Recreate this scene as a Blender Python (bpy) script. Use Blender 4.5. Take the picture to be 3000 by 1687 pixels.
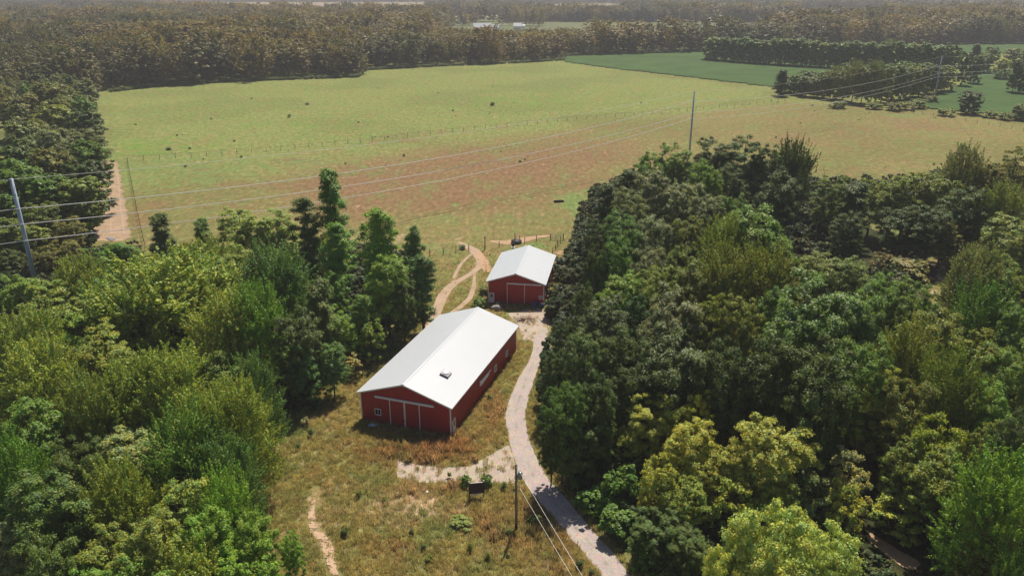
import bpy, math, random
import numpy as np
from mathutils import Vector, Matrix, Euler

# ------------------------------------------------------------------ camera, world, sun
scene = bpy.context.scene
for o in list(bpy.data.objects):
    bpy.data.objects.remove(o)
COL = scene.collection
CAM_F, CAM_P, CAM_H = 2300.0, 0.3692, 51.4           # focal length (px of 3000), pitch down, height in metres
cam_d = bpy.data.cameras.new('camera')
cam = bpy.data.objects.new('camera', cam_d)
COL.objects.link(cam)
cam_d.sensor_width = 36.0
cam_d.lens = CAM_F / 3000 * 36.0
cam_d.clip_start = 0.5
cam_d.clip_end = 30000
cam.location = (0, 0, CAM_H)
cam.rotation_euler = (math.pi / 2 - CAM_P, 0, 0)
scene.camera = cam

SUN_EL, SUN_AZ = math.radians(57), math.radians(17)   # azimuth from +Y towards +X
w = bpy.data.worlds.new('World')
scene.world = w
w.use_nodes = True
nt = w.node_tree
bg = nt.nodes['Background']
sky = nt.nodes.new('ShaderNodeTexSky')
sky.sky_type = 'NISHITA'
sky.sun_disc = False
sky.sun_elevation = SUN_EL
sky.sun_rotation = SUN_AZ
sky.altitude = 200
sky.air_density = 1.0
sky.dust_density = 1.6
nt.links.new(sky.outputs[0], bg.inputs['Color'])
bg.inputs['Strength'].default_value = 0.060
sd = bpy.data.lights.new('sun', 'SUN')
sd.energy = 5.0
sd.angle = math.radians(0.5)
sd.color = (1.0, 0.91, 0.77)
sun = bpy.data.objects.new('sun', sd)
COL.objects.link(sun)
sv = Vector((math.sin(SUN_AZ) * math.cos(SUN_EL), math.cos(SUN_AZ) * math.cos(SUN_EL), math.sin(SUN_EL)))
sun.rotation_euler = sv.to_track_quat('Z', 'Y').to_euler()
sun.location = (0, 0, 200)
scene.view_settings.view_transform = 'Standard'
scene.view_settings.look = 'None'
scene.view_settings.exposure = 0.34
scene.view_settings.gamma = 1.0
scene.view_settings.use_curve_mapping = False
scene.render.engine = 'CYCLES'
cy = scene.cycles
cy.max_bounces = 6
cy.diffuse_bounces = 3
cy.glossy_bounces = 2
cy.transmission_bounces = 3
cy.transparent_max_bounces = 8
cy.volume_bounces = 1

RNG = np.random.default_rng(11)
random.seed(5)
cp, sp = math.cos(CAM_P), math.sin(CAM_P)
K = 3000 / 2576.0


def G(px, py, z=0.0):
    """survey helper: the world point at height z seen at (px,py) of the 3000 px photograph"""
    dx = (px - 1500.0)
    dz = -sp * CAM_F + cp * (843.5 - py)
    dy = cp * CAM_F + sp * (843.5 - py)
    t = (z - CAM_H) / dz
    return (dx * t, dy * t, z)


def GD(x, y, z=0.0):
    return G(x * K, y * K, z)


def PRn(x, y, z):
    x = np.asarray(x, float); y = np.asarray(y, float); d = np.asarray(z, float) - CAM_H
    f = y * cp - d * sp
    u = y * sp + d * cp
    return 1500 + CAM_F * x / f, 843.5 - CAM_F * u / f


# ------------------------------------------------------------------ object helpers
def tag(o, label=None, cat=None, group=None, kind=None):
    if label: o['label'] = label
    if cat: o['category'] = cat
    if group: o['group'] = group
    if kind: o['kind'] = kind
    return o


def thing(name, label, cat, loc=(0, 0, 0), rz=0.0, group=None):
    o = bpy.data.objects.new(name, None)
    o.empty_display_size = 0.5
    COL.objects.link(o)
    o.location = loc
    o.rotation_euler = (0, 0, rz)
    return tag(o, label, cat, group)


def link(name, me, parent=None, loc=None, rot=None, scl=None):
    o = bpy.data.objects.new(name, me)
    COL.objects.link(o)
    if parent: o.parent = parent
    if loc is not None: o.location = loc
    if rot is not None: o.rotation_euler = rot
    if scl is not None: o.scale = scl
    return o


class MB:
    """collects simple solids and builds ONE mesh"""
    def __init__(s):
        s.v = []; s.f = []

    def add(s, vs, fs):
        n = len(s.v)
        s.v += [tuple(p) for p in vs]
        s.f += [tuple(i + n for i in f) for f in fs]
        return s

    def box(s, x0, x1, y0, y1, z0, z1):
        return s.add([(x0, y0, z0), (x1, y0, z0), (x1, y1, z0), (x0, y1, z0), (x0, y0, z1), (x1, y0, z1), (x1, y1, z1), (x0, y1, z1)],
                     [(0, 3, 2, 1), (4, 5, 6, 7), (0, 1, 5, 4), (1, 2, 6, 5), (2, 3, 7, 6), (3, 0, 4, 7)])

    def prism(s, poly, d):
        """poly: list of 3d points, d: extrusion vector"""
        n = len(poly)
        vs = [tuple(p) for p in poly] + [tuple(Vector(p) + Vector(d)) for p in poly]
        fs = [tuple(range(n))[::-1], tuple(range(n, 2 * n))] + [(i, (i + 1) % n, n + (i + 1) % n, n + i) for i in range(n)]
        return s.add(vs, fs)

    def tube(s, pts, rad, n=8, caps=True):
        pts = [Vector(p) for p in pts]
        if not hasattr(rad, '__len__'): rad = [rad] * len(pts)
        base = len(s.v)
        for i, p in enumerate(pts):
            d = (pts[min(i + 1, len(pts) - 1)] - pts[max(i - 1, 0)])
            if d.length < 1e-9: d = Vector((0, 0, 1))
            d.normalize()
            a = d.orthogonal().normalized() if abs(d.z) < 0.99 else Vector((1, 0, 0))
            if i and abs(d.z) < 0.99:
                a = Vector((d.y, -d.x, 0)).normalized()
            elif abs(d.z) < 0.99:
                a = Vector((d.y, -d.x, 0)).normalized()
            b = d.cross(a).normalized()
            for k in range(n):
                t = 2 * math.pi * k / n
                s.v.append(tuple(p + (a * math.cos(t) + b * math.sin(t)) * rad[i]))
        for i in range(len(pts) - 1):
            for k in range(n):
                k2 = (k + 1) % n
                s.f.append((base + i * n + k, base + i * n + k2, base + (i + 1) * n + k2, base + (i + 1) * n + k))
        if caps:
            s.f.append(tuple(base + k for k in range(n))[::-1])
            s.f.append(tuple(base + (len(pts) - 1) * n + k for k in range(n)))
        return s

    def dome(s, c, rx, ry, rz, nu=12, nv=5, jit=0.0, zmin=0.0):
        base = len(s.v)
        for j in range(nv):
            th = (math.pi / 2) * (j / nv)
            for i in range(nu):
                ph = 2 * math.pi * i / nu
                k = 1 + random.uniform(-jit, jit)
                s.v.append((c[0] + rx * k * math.cos(th) * math.cos(ph), c[1] + ry * k * math.cos(th) * math.sin(ph), c[2] + rz * k * math.sin(th)))
        s.v.append((c[0], c[1], c[2] + rz))
        for j in range(nv - 1):
            for i in range(nu):
                i2 = (i + 1) % nu
                s.f.append((base + j * nu + i, base + j * nu + i2, base + (j + 1) * nu + i2, base + (j + 1) * nu + i))
        for i in range(nu):
            s.f.append((base + (nv - 1) * nu + i, base + (nv - 1) * nu + (i + 1) % nu, base + nv * nu))
        s.f.append(tuple(base + i for i in range(nu))[::-1])
        return s

    def mesh(s, name, m=None, smooth=False):
        me = bpy.data.meshes.new(name)
        me.from_pydata(s.v, [], s.f)
        me.update()
        if m: me.materials.append(m)
        if smooth: me.shade_smooth()
        return me

    def build(s, name, m=None, parent=None, smooth=False, **kw):
        return link(name, s.mesh(name, m, smooth), parent, **kw)


def quads_mesh(name, co, m, nper=4):
    """co: (N, nper, 3) array of separate faces"""
    n = co.shape[0]
    me = bpy.data.meshes.new(name)
    me.vertices.add(n * nper)
    me.vertices.foreach_set('co', co.reshape(-1).astype(np.float32))
    me.loops.add(n * nper)
    me.loops.foreach_set('vertex_index', np.arange(n * nper, dtype=np.int32))
    me.polygons.add(n)
    me.polygons.foreach_set('loop_start', np.arange(0, n * nper, nper, dtype=np.int32))
    me.update(calc_edges=True)
    me.validate()
    if m: me.materials.append(m)
    return me


# ------------------------------------------------------------------ materials
class NT:
    def __init__(s, name):
        s.m = bpy.data.materials.new(name)
        s.m.use_nodes = True
        s.t = s.m.node_tree
        s.p = s.t.nodes['Principled BSDF']
        s.out = s.t.nodes['Material Output']

    def n(s, typ, **kw):
        nd = s.t.nodes.new(typ)
        for k, v in kw.items():
            if hasattr(nd, k): setattr(nd, k, v)
        return nd

    def l(s, a, b):
        s.t.links.new(a, b)

    def val(s, sock, v):
        if hasattr(v, 'is_output') or isinstance(v, bpy.types.NodeSocket): s.l(v, sock)
        else: sock.default_value = v

    def noise(s, vec, scale, detail=3, rough=0.55, dist=0.0):
        nd = s.n('ShaderNodeTexNoise')
        if vec is not None: s.l(vec, nd.inputs['Vector'])
        nd.inputs['Scale'].default_value = scale
        nd.inputs['Detail'].default_value = detail
        nd.inputs['Roughness'].default_value = rough
        nd.inputs['Distortion'].default_value = dist
        return nd.outputs['Fac']

    def ramp(s, fac, lo, hi):
        nd = s.n('ShaderNodeMapRange')
        nd.interpolation_type = 'SMOOTHSTEP'
        s.val(nd.inputs['Value'], fac)
        s.val(nd.inputs['From Min'], lo)
        s.val(nd.inputs['From Max'], hi)
        return nd.outputs[0]

    def mixc(s, fac, a, b, mode='MIX'):
        nd = s.n('ShaderNodeMix', data_type='RGBA', blend_type=mode)
        s.val(nd.inputs[0], fac)
        for sock, v in ((nd.inputs[6], a), (nd.inputs[7], b)):
            if isinstance(v, (tuple, list)): sock.default_value = (*v[:3], 1)
            else: s.l(v, sock)
        return nd.outputs[2]

    def math(s, op, a, b=0.0, c=None, clamp=False):
        nd = s.n('ShaderNodeMath', operation=op, use_clamp=clamp)
        s.val(nd.inputs[0], a)
        s.val(nd.inputs[1], b)
        if c is not None: s.val(nd.inputs[2], c)
        return nd.outputs[0]

    def attr(s, name, typ='GEOMETRY'):
        nd = s.n('ShaderNodeAttribute', attribute_type=typ, attribute_name=name)
        return nd

    def bump(s, h, strength, dist):
        nd = s.n('ShaderNodeBump')
        nd.inputs['Strength'].default_value = strength
        nd.inputs['Distance'].default_value = dist
        s.l(h, nd.inputs['Height'])
        s.l(nd.outputs[0], s.p.inputs['Normal'])


def simple(name, col, rough=0.6, metal=0.0, var=0.15, scale=3.0, spec=0.4, bump=0.0):
    t = NT(name)
    tc = t.n('ShaderNodeTexCoord')
    a = t.noise(tc.outputs['Object'], scale, 4)
    b = t.noise(tc.outputs['Object'], scale * 7, 2)
    f = t.math('MULTIPLY_ADD', a, 0.65, t.math('MULTIPLY', b, 0.35))
    c = t.mixc(f, tuple(x * (1 - 2 * var) for x in col), tuple(min(1, x * (1 + 2 * var)) for x in col))
    t.l(c, t.p.inputs['Base Color'])
    t.p.inputs['Roughness'].default_value = rough
    t.p.inputs['Metallic'].default_value = metal
    t.p.inputs['Specular IOR Level'].default_value = spec
    if bump: t.bump(b, bump, 0.01)
    return t.m


M = {}
M['roof'] = simple('white_roof_metal', (0.450, 0.48, 0.52), 0.45, 0, 0.025, 0.35)
M['trim'] = simple('white_trim', (0.82, 0.82, 0.84), 0.45, 0, 0.03, 1.0)
M['glass'] = simple('dark_glass', (0.02, 0.025, 0.035), 0.08, 0, 0.1, 1.0, 0.6)
M['glass_pale'] = simple('skylight_dome', (0.70, 0.72, 0.72), 0.3, 0, 0.03, 1.0, 0.6)
M['curb'] = simple('skylight_curb', (0.24, 0.24, 0.27), 0.4, 0.2, 0.05, 1.0)
M['lead'] = simple('dark_flashing', (0.06, 0.06, 0.09), 0.5, 0.3, 0.05, 1.0)
M['galv'] = simple('galvanised_steel', (0.30, 0.33, 0.38), 0.45, 0.35, 0.12, 1.5)
M['steelpole'] = simple('pale_steel_pole', (0.34, 0.40, 0.50), 0.5, 0.0, 0.08, 1.5)
M['polewood'] = simple('weathered_pole_wood', (0.25, 0.185, 0.135), 0.85, 0, 0.25, 2.0, 0.2, 0.3)
M['poledark'] = simple('dark_pole_foot', (0.10, 0.045, 0.02), 0.85, 0, 0.2, 2.0, 0.2)
M['fencewood'] = simple('grey_fence_wood', (0.13, 0.11, 0.095), 0.9, 0, 0.25, 3.0, 0.2)
M['fencepale'] = simple('pale_fence_wood', (0.42, 0.38, 0.34), 0.9, 0, 0.15, 3.0, 0.2)
M['wire'] = simple('aluminium_cable', (0.85, 0.82, 0.80), 0.5, 0.0, 0.05, 1.0)
M['wiredark'] = simple('fence_wire', (0.12, 0.11, 0.11), 0.6, 0.3, 0.05, 1.0)
M['plank'] = simple('dark_brown_plank', (0.07, 0.045, 0.04), 0.8, 0, 0.25, 4.0, 0.2, 0.2)
M['bark'] = simple('bark', (0.10, 0.08, 0.065), 0.95, 0, 0.3, 1.5, 0.1, 0.5)
M['barkpale'] = simple('dead_wood', (0.27, 0.23, 0.20), 0.95, 0, 0.2, 1.5, 0.1, 0.3)
M['blue'] = simple('blue_plastic', (0.02, 0.12, 0.38), 0.4, 0, 0.08, 2.0)
M['black'] = simple('black_rubber', (0.015, 0.015, 0.018), 0.6, 0, 0.1, 2.0)
M['bluewhite'] = simple('pale_blue_sheeting', (0.42, 0.52, 0.62), 0.5, 0, 0.12, 4.0)
M['stone'] = simple('grey_mottled_stone', (0.30, 0.27, 0.26), 0.9, 0, 0.45, 3.0, 0.2, 0.8)
M['ceramic'] = simple('glazed_porcelain', (0.55, 0.55, 0.60), 0.2, 0, 0.05, 2.0, 0.5)
M['housewhite'] = simple('white_siding', (0.75, 0.73, 0.70), 0.7, 0, 0.03, 1.0)
M['houseroof'] = simple('grey_shingle', (0.20, 0.19, 0.19), 0.9, 0, 0.1, 1.0)


def red_metal():
    t = NT('red_painted_steel')
    tc = t.n('ShaderNodeTexCoord')
    a = t.noise(tc.outputs['Object'], 0.35, 4)
    b = t.noise(tc.outputs['Object'], 9, 3)
    mp = t.n('ShaderNodeMapping'); mp.inputs['Scale'].default_value = (3.0, 3.0, 0.12)
    t.l(tc.outputs['Object'], mp.inputs['Vector'])
    st = t.noise(mp.outputs[0], 1.5, 4)
    f = t.math('MULTIPLY_ADD', a, 0.5, t.math('MULTIPLY_ADD', st, 0.35, t.math('MULTIPLY', b, 0.15)))
    c = t.mixc(t.ramp(f, 0.3, 0.7), (0.37, 0.025, 0.033), (0.44, 0.044, 0.046))
    sx = t.n('ShaderNodeSeparateXYZ'); t.l(tc.outputs['Object'], sx.inputs[0])
    low = t.math('MULTIPLY', t.ramp(t.math('MULTIPLY_ADD', st, 0.9, sx.outputs[2]), 1.15, 0.35), 0.55)
    c = t.mixc(low, c, (0.17, 0.07, 0.05))
    t.l(c, t.p.inputs['Base Color'])
    t.p.inputs['Roughness'].default_value = 0.42
    t.p.inputs['Specular IOR Level'].default_value = 0.35
    return t.m


M['red'] = red_metal()


def foliage(name, mode, trans=0.38, pale=0.0, var=0.45, spec=0.25):
    """mode 'OBJECT': tint from the object's colour; 'INSTANCER': tint attribute of the scatter point"""
    t = NT(name)
    if mode == 'OBJECT':
        oi = t.n('ShaderNodeObjectInfo'); tint = oi.outputs['Color']
    else:
        tint = t.attr('tint', 'INSTANCER').outputs['Color']
    geo = t.n('ShaderNodeNewGeometry')
    tc = t.n('ShaderNodeTexCoord')
    r = geo.outputs['Random Per Island']
    big = t.noise(tc.outputs['Object'], 0.45, 2)
    hue = t.noise(tc.outputs['Object'], 1.1, 2)
    k = t.math('MULTIPLY_ADD', r, 0.9 * var, 1.0 - 0.45 * var)
    k = t.math('MULTIPLY', k, t.math('MULTIPLY_ADD', big, 1.0, 0.5))
    c = t.mixc(1.0, tint, t.n('ShaderNodeCombineColor').outputs[0], 'MIX')
    cc = t.n('ShaderNodeVectorMath', operation='SCALE')
    t.l(tint, cc.inputs[0]); t.l(k, cc.inputs['Scale'])
    c = cc.outputs[0]
    warm = t.mixc(1.0, c, (1.20, 1.04, 0.70) if 'grass' not in name else (1.1, 1.0, 0.85), 'MULTIPLY')
    cool = t.mixc(1.0, c, (0.82, 0.98, 1.15), 'MULTIPLY')
    c = t.mixc(t.ramp(hue, 0.35, 0.65), cool, warm)
    if pale > 0:                                   # pale leaf undersides turned up by the wind
        sel = t.math('GREATER_THAN', t.math('FRACT', t.math('MULTIPLY', r, 37.7)), 1 - pale)
        c = t.mixc(sel, c, (0.30, 0.31, 0.22))
    t.l(c, t.p.inputs['Base Color'])
    t.p.inputs['Roughness'].default_value = 0.5
    t.p.inputs['Specular IOR Level'].default_value = spec
    tr = t.n('ShaderNodeBsdfTranslucent')
    tcx = t.mixc(1.0, c, (1.5, 1.5, 0.6) if 'grass' not in name else (1.15, 1.1, 0.95), 'MULTIPLY')
    t.l(tcx, tr.inputs['Color'])
    mx = t.n('ShaderNodeMixShader'); mx.inputs[0].default_value = trans
    t.l(t.p.outputs[0], mx.inputs[1]); t.l(tr.outputs[0], mx.inputs[2])
    t.l(mx.outputs[0], t.out.inputs['Surface'])
    return t.m


M['leaf'] = foliage('leaves', 'OBJECT', 0.27, 0.0, 0.8)
M['leafpale'] = foliage('leaves_pale_undersides', 'OBJECT', 0.27, 0.14, 0.8)
M['leafstuff'] = foliage('leaves_mass', 'INSTANCER', 0.35)
M['grassblade'] = foliage('grass_blades', 'INSTANCER', 0.45, 0.0, 0.6, 0.1)


# ------------------------------------------------------------------ ground colour maps (where which grass grows)
def blobs(px, py, lst):
    a = np.zeros_like(px)
    for cx, cy_, rx, ry, v in lst:
        a += v * np.exp(-(((px - cx) / rx) ** 2 + ((py - cy_) / ry) ** 2))
    return a


BROWN = [(1050, 545, 160, 40, .45), (1650, 470, 200, 25, .35), (375, 352, 24, 3, .95), (1102, 286, 24, 3, .95), (860, 472, 60, 6, .8), (1180, 412, 40, 5, .8), (560, 500, 60, 9, .8), (640, 540, 70, 9, .8), (470, 600, 40, 12, .8), (540, 560, 60, 8, .6), (880, 545, 120, 10, .7), (1380, 345, 30, 4, .7), (1300, 385, 30, 4, .6), (960, 388, 16, 3, .6), (700, 610, 80, 14, .6), (410, 640, 30, 30, .6), (1800, 370, 40, 5, .8), (1950, 335, 40, 5, .6), (1300, 570, 420, 80, .55), (1000, 520, 300, 60, .3), (1400, 500, 380, 75, .9), (1750, 440, 220, 45, .55), (2300, 400, 330, 40, .35), (2700, 375, 200, 22, .55), (2250, 350, 160, 14, .4),
         (1020, 600, 160, 60, .35), (300, 650, 60, 60, .2), (1200, 1330, 170, 34, 1.0), (1350, 1290, 90, 40, .8), (1450, 1200, 50, 60, .5), (1480, 1050, 40, 50, .5),
         (1600, 1600, 110, 100, .75), (1400, 1530, 130, 60, .45), (1150, 1600, 120, 50, .4), (1640, 780, 50, 60, .6), (1000, 1250, 60, 60, .25),
         (1250, 1440, 120, 22, .6), (1560, 1480, 60, 40, .5), (1180, 560, 140, 50, .25), (1650, 640, 60, 30, .2), (1300, 690, 200, 20, .15), (2850, 330, 150, 12, .3)]
GREEN = [(1500, 300, 160, 20, .3), (800, 360, 180, 22, .35), (420, 430, 90, 25, .5), (1000, 410, 200, 18, .3), (500, 500, 250, 60, .55), (900, 480, 250, 40, .35), (1680, 590, 50, 45, .95), (1530, 575, 30, 10, .7), (1500, 640, 60, 20, .4), (1560, 730, 60, 20, .9),
         (1260, 860, 20, 60, .8), (1260, 715, 70, 12, .7), (1360, 850, 25, 20, .6), (850, 1220, 60, 110, .75), (960, 1120, 60, 40, .6), (1100, 1010, 50, 50, .7),
         (1290, 1560, 60, 60, .55), (1100, 1400, 100, 40, .35), (1370, 1180, 24, 40, .4), (1480, 1140, 20, 25, .7), (1700, 1500, 40, 60, .0), (870, 1550, 60, 100, .35),
         (1700, 300, 300, 30, .25), (2050, 420, 200, 30, .2), (2650, 340, 60, 8, .6), (1340, 640, 120, 30, .15), (1580, 1120, 30, 60, .2), (1400, 1650, 60, 30, .3), (1180, 1480, 60, 30, .25)]
TAN = [(2650, 810, 160, 90, .8), (1190, 1480, 170, 60, .75), (1250, 1510, 60, 40, .3), (950, 1230, 40, 60, .4), (940, 1520, 60, 100, .4), (1480, 1330, 50, 40, .6), (1600, 1000, 60, 60, .3),
       (1560, 940, 60, 30, .5), (1300, 700, 200, 20, .3), (1180, 940, 40, 20, .8), (1660, 750, 40, 50, .6), (300, 600, 60, 120, .6), (1520, 710, 50, 12, .6), (1450, 790, 30, 40, .2),
       (1100, 690, 60, 30, .5), (1020, 560, 80, 40, .3), (1420, 920, 40, 10, .4)]


def meadow_attrs(x, y):
    px, py = PRn(x, y, 0 * np.asarray(x, float))
    return np.clip(blobs(px, py, BROWN), 0, 1), np.clip(blobs(px, py, GREEN), 0, 1), np.clip(blobs(px, py, TAN), 0, 1)


def grid_sheet(name, xs, ys, fn, z, mat, attrs):
    """sheet of quads; fn maps the parameters to ground points"""
    X, Y = np.meshgrid(xs, ys)
    wx, wy = fn(X.ravel(), Y.ravel())
    n, m_ = len(xs), len(ys)
    co = np.stack([wx, wy, np.full_like(wx, z)], -1)
    idx = np.arange(n * m_).reshape(m_, n)
    q = np.stack([idx[:-1, :-1], idx[:-1, 1:], idx[1:, 1:], idx[1:, :-1]], -1).reshape(-1, 4)
    me = bpy.data.meshes.new(name)
    me.vertices.add(len(co)); me.vertices.foreach_set('co', co.ravel().astype(np.float32))
    me.loops.add(q.size); me.loops.foreach_set('vertex_index', q.ravel().astype(np.int32))
    me.polygons.add(len(q)); me.polygons.foreach_set('loop_start', np.arange(0, q.size, 4, dtype=np.int32))
    me.update(calc_edges=True)
    for k, v in attrs(wx, wy).items():
        a = me.attributes.new(k, 'FLOAT', 'POINT'); a.data.foreach_set('value', v.astype(np.float32))
    me.materials.append(mat)
    return link(name, me)


def Gn(px, py):
    dx = px - 1500.0
    dz = -sp * CAM_F + cp * (843.5 - py)
    dy = cp * CAM_F + sp * (843.5 - py)
    t = -CAM_H / dz
    return dx * t, dy * t


def ground_mat(name, base, alt, brown, tan, green, patchscale=0.05, patch=(0.52, 0.62)):
    t = NT(name)
    geo = t.n('ShaderNodeNewGeometry')
    P = geo.outputs['Position']
    mp = t.n('ShaderNodeMapping'); mp.inputs['Scale'].default_value = (1.0, 0.45, 1.0)
    t.l(P, mp.inputs['Vector'])
    n1 = t.noise(mp.outputs[0], patchscale, 6, 0.62, 0.4)
    n2 = t.noise(P, 0.35, 5, 0.65)
    n3 = t.noise(P, 2.6, 4, 0.7)
    n4 = t.noise(P, 0.018, 3, 0.5)
    b = t.attr('brown').outputs['Fac']; g = t.attr('green').outputs['Fac']; ta = t.attr('tan').outputs['Fac']
    lu = t.attr('lush').outputs['Fac']
    lu = t.ramp(t.math('ADD', lu, t.math('MULTIPLY_ADD', n1, .8, -.4)), 0.15, 0.75)
    base = t.mixc(lu, base, (0.215, 0.220, 0.076)); alt_ = t.mixc(lu, alt, (0.150, 0.185, 0.055))
    c = t.mixc(t.ramp(n2, 0.38, 0.62), base, alt_)
    c = t.mixc(t.math('MULTIPLY', t.ramp(n4, 0.45, 0.6), 0.5), c, tuple(x * 0.8 for x in alt))
    bb = t.ramp(t.math('MULTIPLY_ADD', n1, 0.9, t.math('MULTIPLY_ADD', b, 0.48, t.math('MULTIPLY', n2, 0.25))), 0.60 + patch[0] - .55, 1.12 + patch[0] - .55)
    c = t.mixc(bb, c, brown)
    gg = t.ramp(t.math('ADD', t.noise(P, 0.16, 5, 0.65), t.math('MULTIPLY', g, 0.3)), 0.58, 0.74)
    c = t.mixc(gg, c, green)
    tt = t.ramp(t.math('ADD', t.noise(P, 0.22, 6, 0.7), t.math('MULTIPLY', ta, 0.26)), 0.62, 0.76)
    c = t.mixc(tt, c, tan)
    mp2 = t.n('ShaderNodeMapping'); mp2.inputs['Scale'].default_value = (1.0, 0.4, 1.0)
    t.l(P, mp2.inputs['Vector'])
    n5 = t.noise(mp2.outputs[0], 0.9, 5, 0.75)
    n6 = t.noise(mp2.outputs[0], 0.16, 6, 0.75)
    c = t.mixc(t.math('MULTIPLY', t.ramp(n6, 0.50, 0.66), 0.55), c, green)
    c = t.mixc(t.math('MULTIPLY', t.ramp(n6, 0.47, 0.34), 0.5), c, tuple(x * 1.15 for x in brown))
    c = t.mixc(t.math('MULTIPLY', t.ramp(n5, 0.60, 0.70), 0.5), c, tan)
    fine = t.math('MULTIPLY_ADD', n3, 0.9, t.math('MULTIPLY_ADD', t.ramp(n5, 0.25, 0.75), 0.7, 0.2))
    s = t.n('ShaderNodeVectorMath', operation='SCALE'); t.l(c, s.inputs[0]); t.l(fine, s.inputs['Scale'])
    t.l(s.outputs[0], t.p.inputs['Base Color'])
    t.p.inputs['Roughness'].default_value = 0.95
    t.p.inputs['Specular IOR Level'].default_value = 0.05
    hh = t.math('MULTIPLY_ADD', n3, 0.25, t.math('MULTIPLY', n2, 0.75))
    t.bump(hh, 0.7, 0.35)
    return t.m


M['meadow'] = ground_mat('meadow_ground', (0.215, 0.165, 0.072), (0.165, 0.165, 0.056), (0.190, 0.118, 0.062), (0.42, 0.30, 0.195), (0.145, 0.195, 0.062), 0.045, (0.55, 0.66))
M['pasture'] = ground_mat('pasture_ground', (0.235, 0.225, 0.085), (0.160, 0.190, 0.058), (0.200, 0.130, 0.062), (0.36, 0.30, 0.16), (0.135, 0.210, 0.045), 0.035, (0.66, 0.74))
M['farmland'] = ground_mat('distant_farmland', (0.13, 0.12, 0.05), (0.10, 0.11, 0.04), (0.16, 0.12, 0.08), (0.25, 0.2, 0.13), (0.07, 0.11, 0.035), 0.004)
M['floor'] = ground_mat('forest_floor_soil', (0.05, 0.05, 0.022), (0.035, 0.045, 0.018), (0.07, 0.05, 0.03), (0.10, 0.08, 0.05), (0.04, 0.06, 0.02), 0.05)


def crop_mat(name, c1, c2):
    t = NT(name)
    geo = t.n('ShaderNodeNewGeometry')
    P = geo.outputs['Position']
    n2 = t.noise(P, 0.05, 5, 0.6)
    n3 = t.noise(P, 1.2, 3, 0.6)
    mp = t.n('ShaderNodeMapping'); mp.inputs['Rotation'].default_value = (0, 0, 0.35)
    t.l(P, mp.inputs['Vector'])
    wv = t.n('ShaderNodeTexWave'); wv.inputs['Scale'].default_value = 0.42; wv.inputs['Distortion'].default_value = 0.6; wv.inputs['Detail'].default_value = 2
    t.l(mp.outputs[0], wv.inputs['Vector'])
    c = t.mixc(t.ramp(n2, 0.35, 0.65), c1, c2)
    k = t.math('MULTIPLY_ADD', n3, 0.6, t.math('MULTIPLY_ADD', wv.outputs['Fac'], 0.18, 0.6))
    s = t.n('ShaderNodeVectorMath', operation='SCALE'); t.l(c, s.inputs[0]); t.l(k, s.inputs['Scale'])
    t.l(s.outputs[0], t.p.inputs['Base Color'])
    t.p.inputs['Roughness'].default_value = 0.9
    t.p.inputs['Specular IOR Level'].default_value = 0.1
    t.bump(n3, 0.6, 0.5)
    return t.m


M['crop'] = crop_mat('bean_crop', (0.040, 0.082, 0.020), (0.055, 0.105, 0.026))
M['tanfield'] = crop_mat('stubble_field', (0.27, 0.20, 0.135), (0.22, 0.18, 0.11))
M['greenfield'] = crop_mat('distant_green_field', (0.10, 0.12, 0.05), (0.13, 0.14, 0.06))


def ragged_mat(name, c1, c2, c3, edge_noise=0.5, scale=0.9, stones=True, track=False):
    """sheet whose margin breaks up: the 'edge' attribute is 0 at the border and 1 inside"""
    t = NT(name)
    geo = t.n('ShaderNodeNewGeometry')
    P = geo.outputs['Position']
    n1 = t.noise(P, 0.5, 5, 0.6)
    n2 = t.noise(P, 5.0, 4, 0.7)
    vr = t.n('ShaderNodeTexVoronoi'); vr.inputs['Scale'].default_value = 7.0; t.l(P, vr.inputs['Vector'])
    c = t.mixc(t.ramp(n1, 0.35, 0.65), c1, c2)
    c = t.mixc(t.math('MULTIPLY', t.ramp(n2, 0.5, 0.7), 0.5), c, c3)
    if stones:
        c = t.mixc(0.30, c, vr.outputs['Color'], 'SOFT_LIGHT')
    if track:
        mid = t.attr('mid').outputs['Fac']
        mm = t.math('MULTIPLY', t.ramp(t.math('ADD', mid, t.math('MULTIPLY_ADD', n2, 0.5, t.math('MULTIPLY', n1, 0.9))), 1.45, 1.75), 0.75)
        c = t.mixc(mm, c, (0.20, 0.17, 0.11))
    t.l(c, t.p.inputs['Base Color'])
    t.p.inputs['Roughness'].default_value = 0.95
    t.p.inputs['Specular IOR Level'].default_value = 0.1
    t.bump(n2, 0.6, 0.05)
    e = t.attr('edge').outputs['Fac']
    ns = t.math('MULTIPLY_ADD', t.noise(P, scale, 5, 0.7), 0.7, t.math('MULTIPLY', t.noise(P, scale * 6, 3, 0.7), 0.45))
    al = t.math('GREATER_THAN', t.math('MULTIPLY_ADD', e, 1.0 + edge_noise, -0.05), t.math('MULTIPLY', ns, 1.0))
    tr = t.n('ShaderNodeBsdfTransparent')
    mx = t.n('ShaderNodeMixShader')
    t.l(al, mx.inputs[0]); t.l(tr.outputs[0], mx.inputs[1]); t.l(t.p.outputs[0], mx.inputs[2])
    t.l(mx.outputs[0], t.out.inputs['Surface'])
    return t.m


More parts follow.
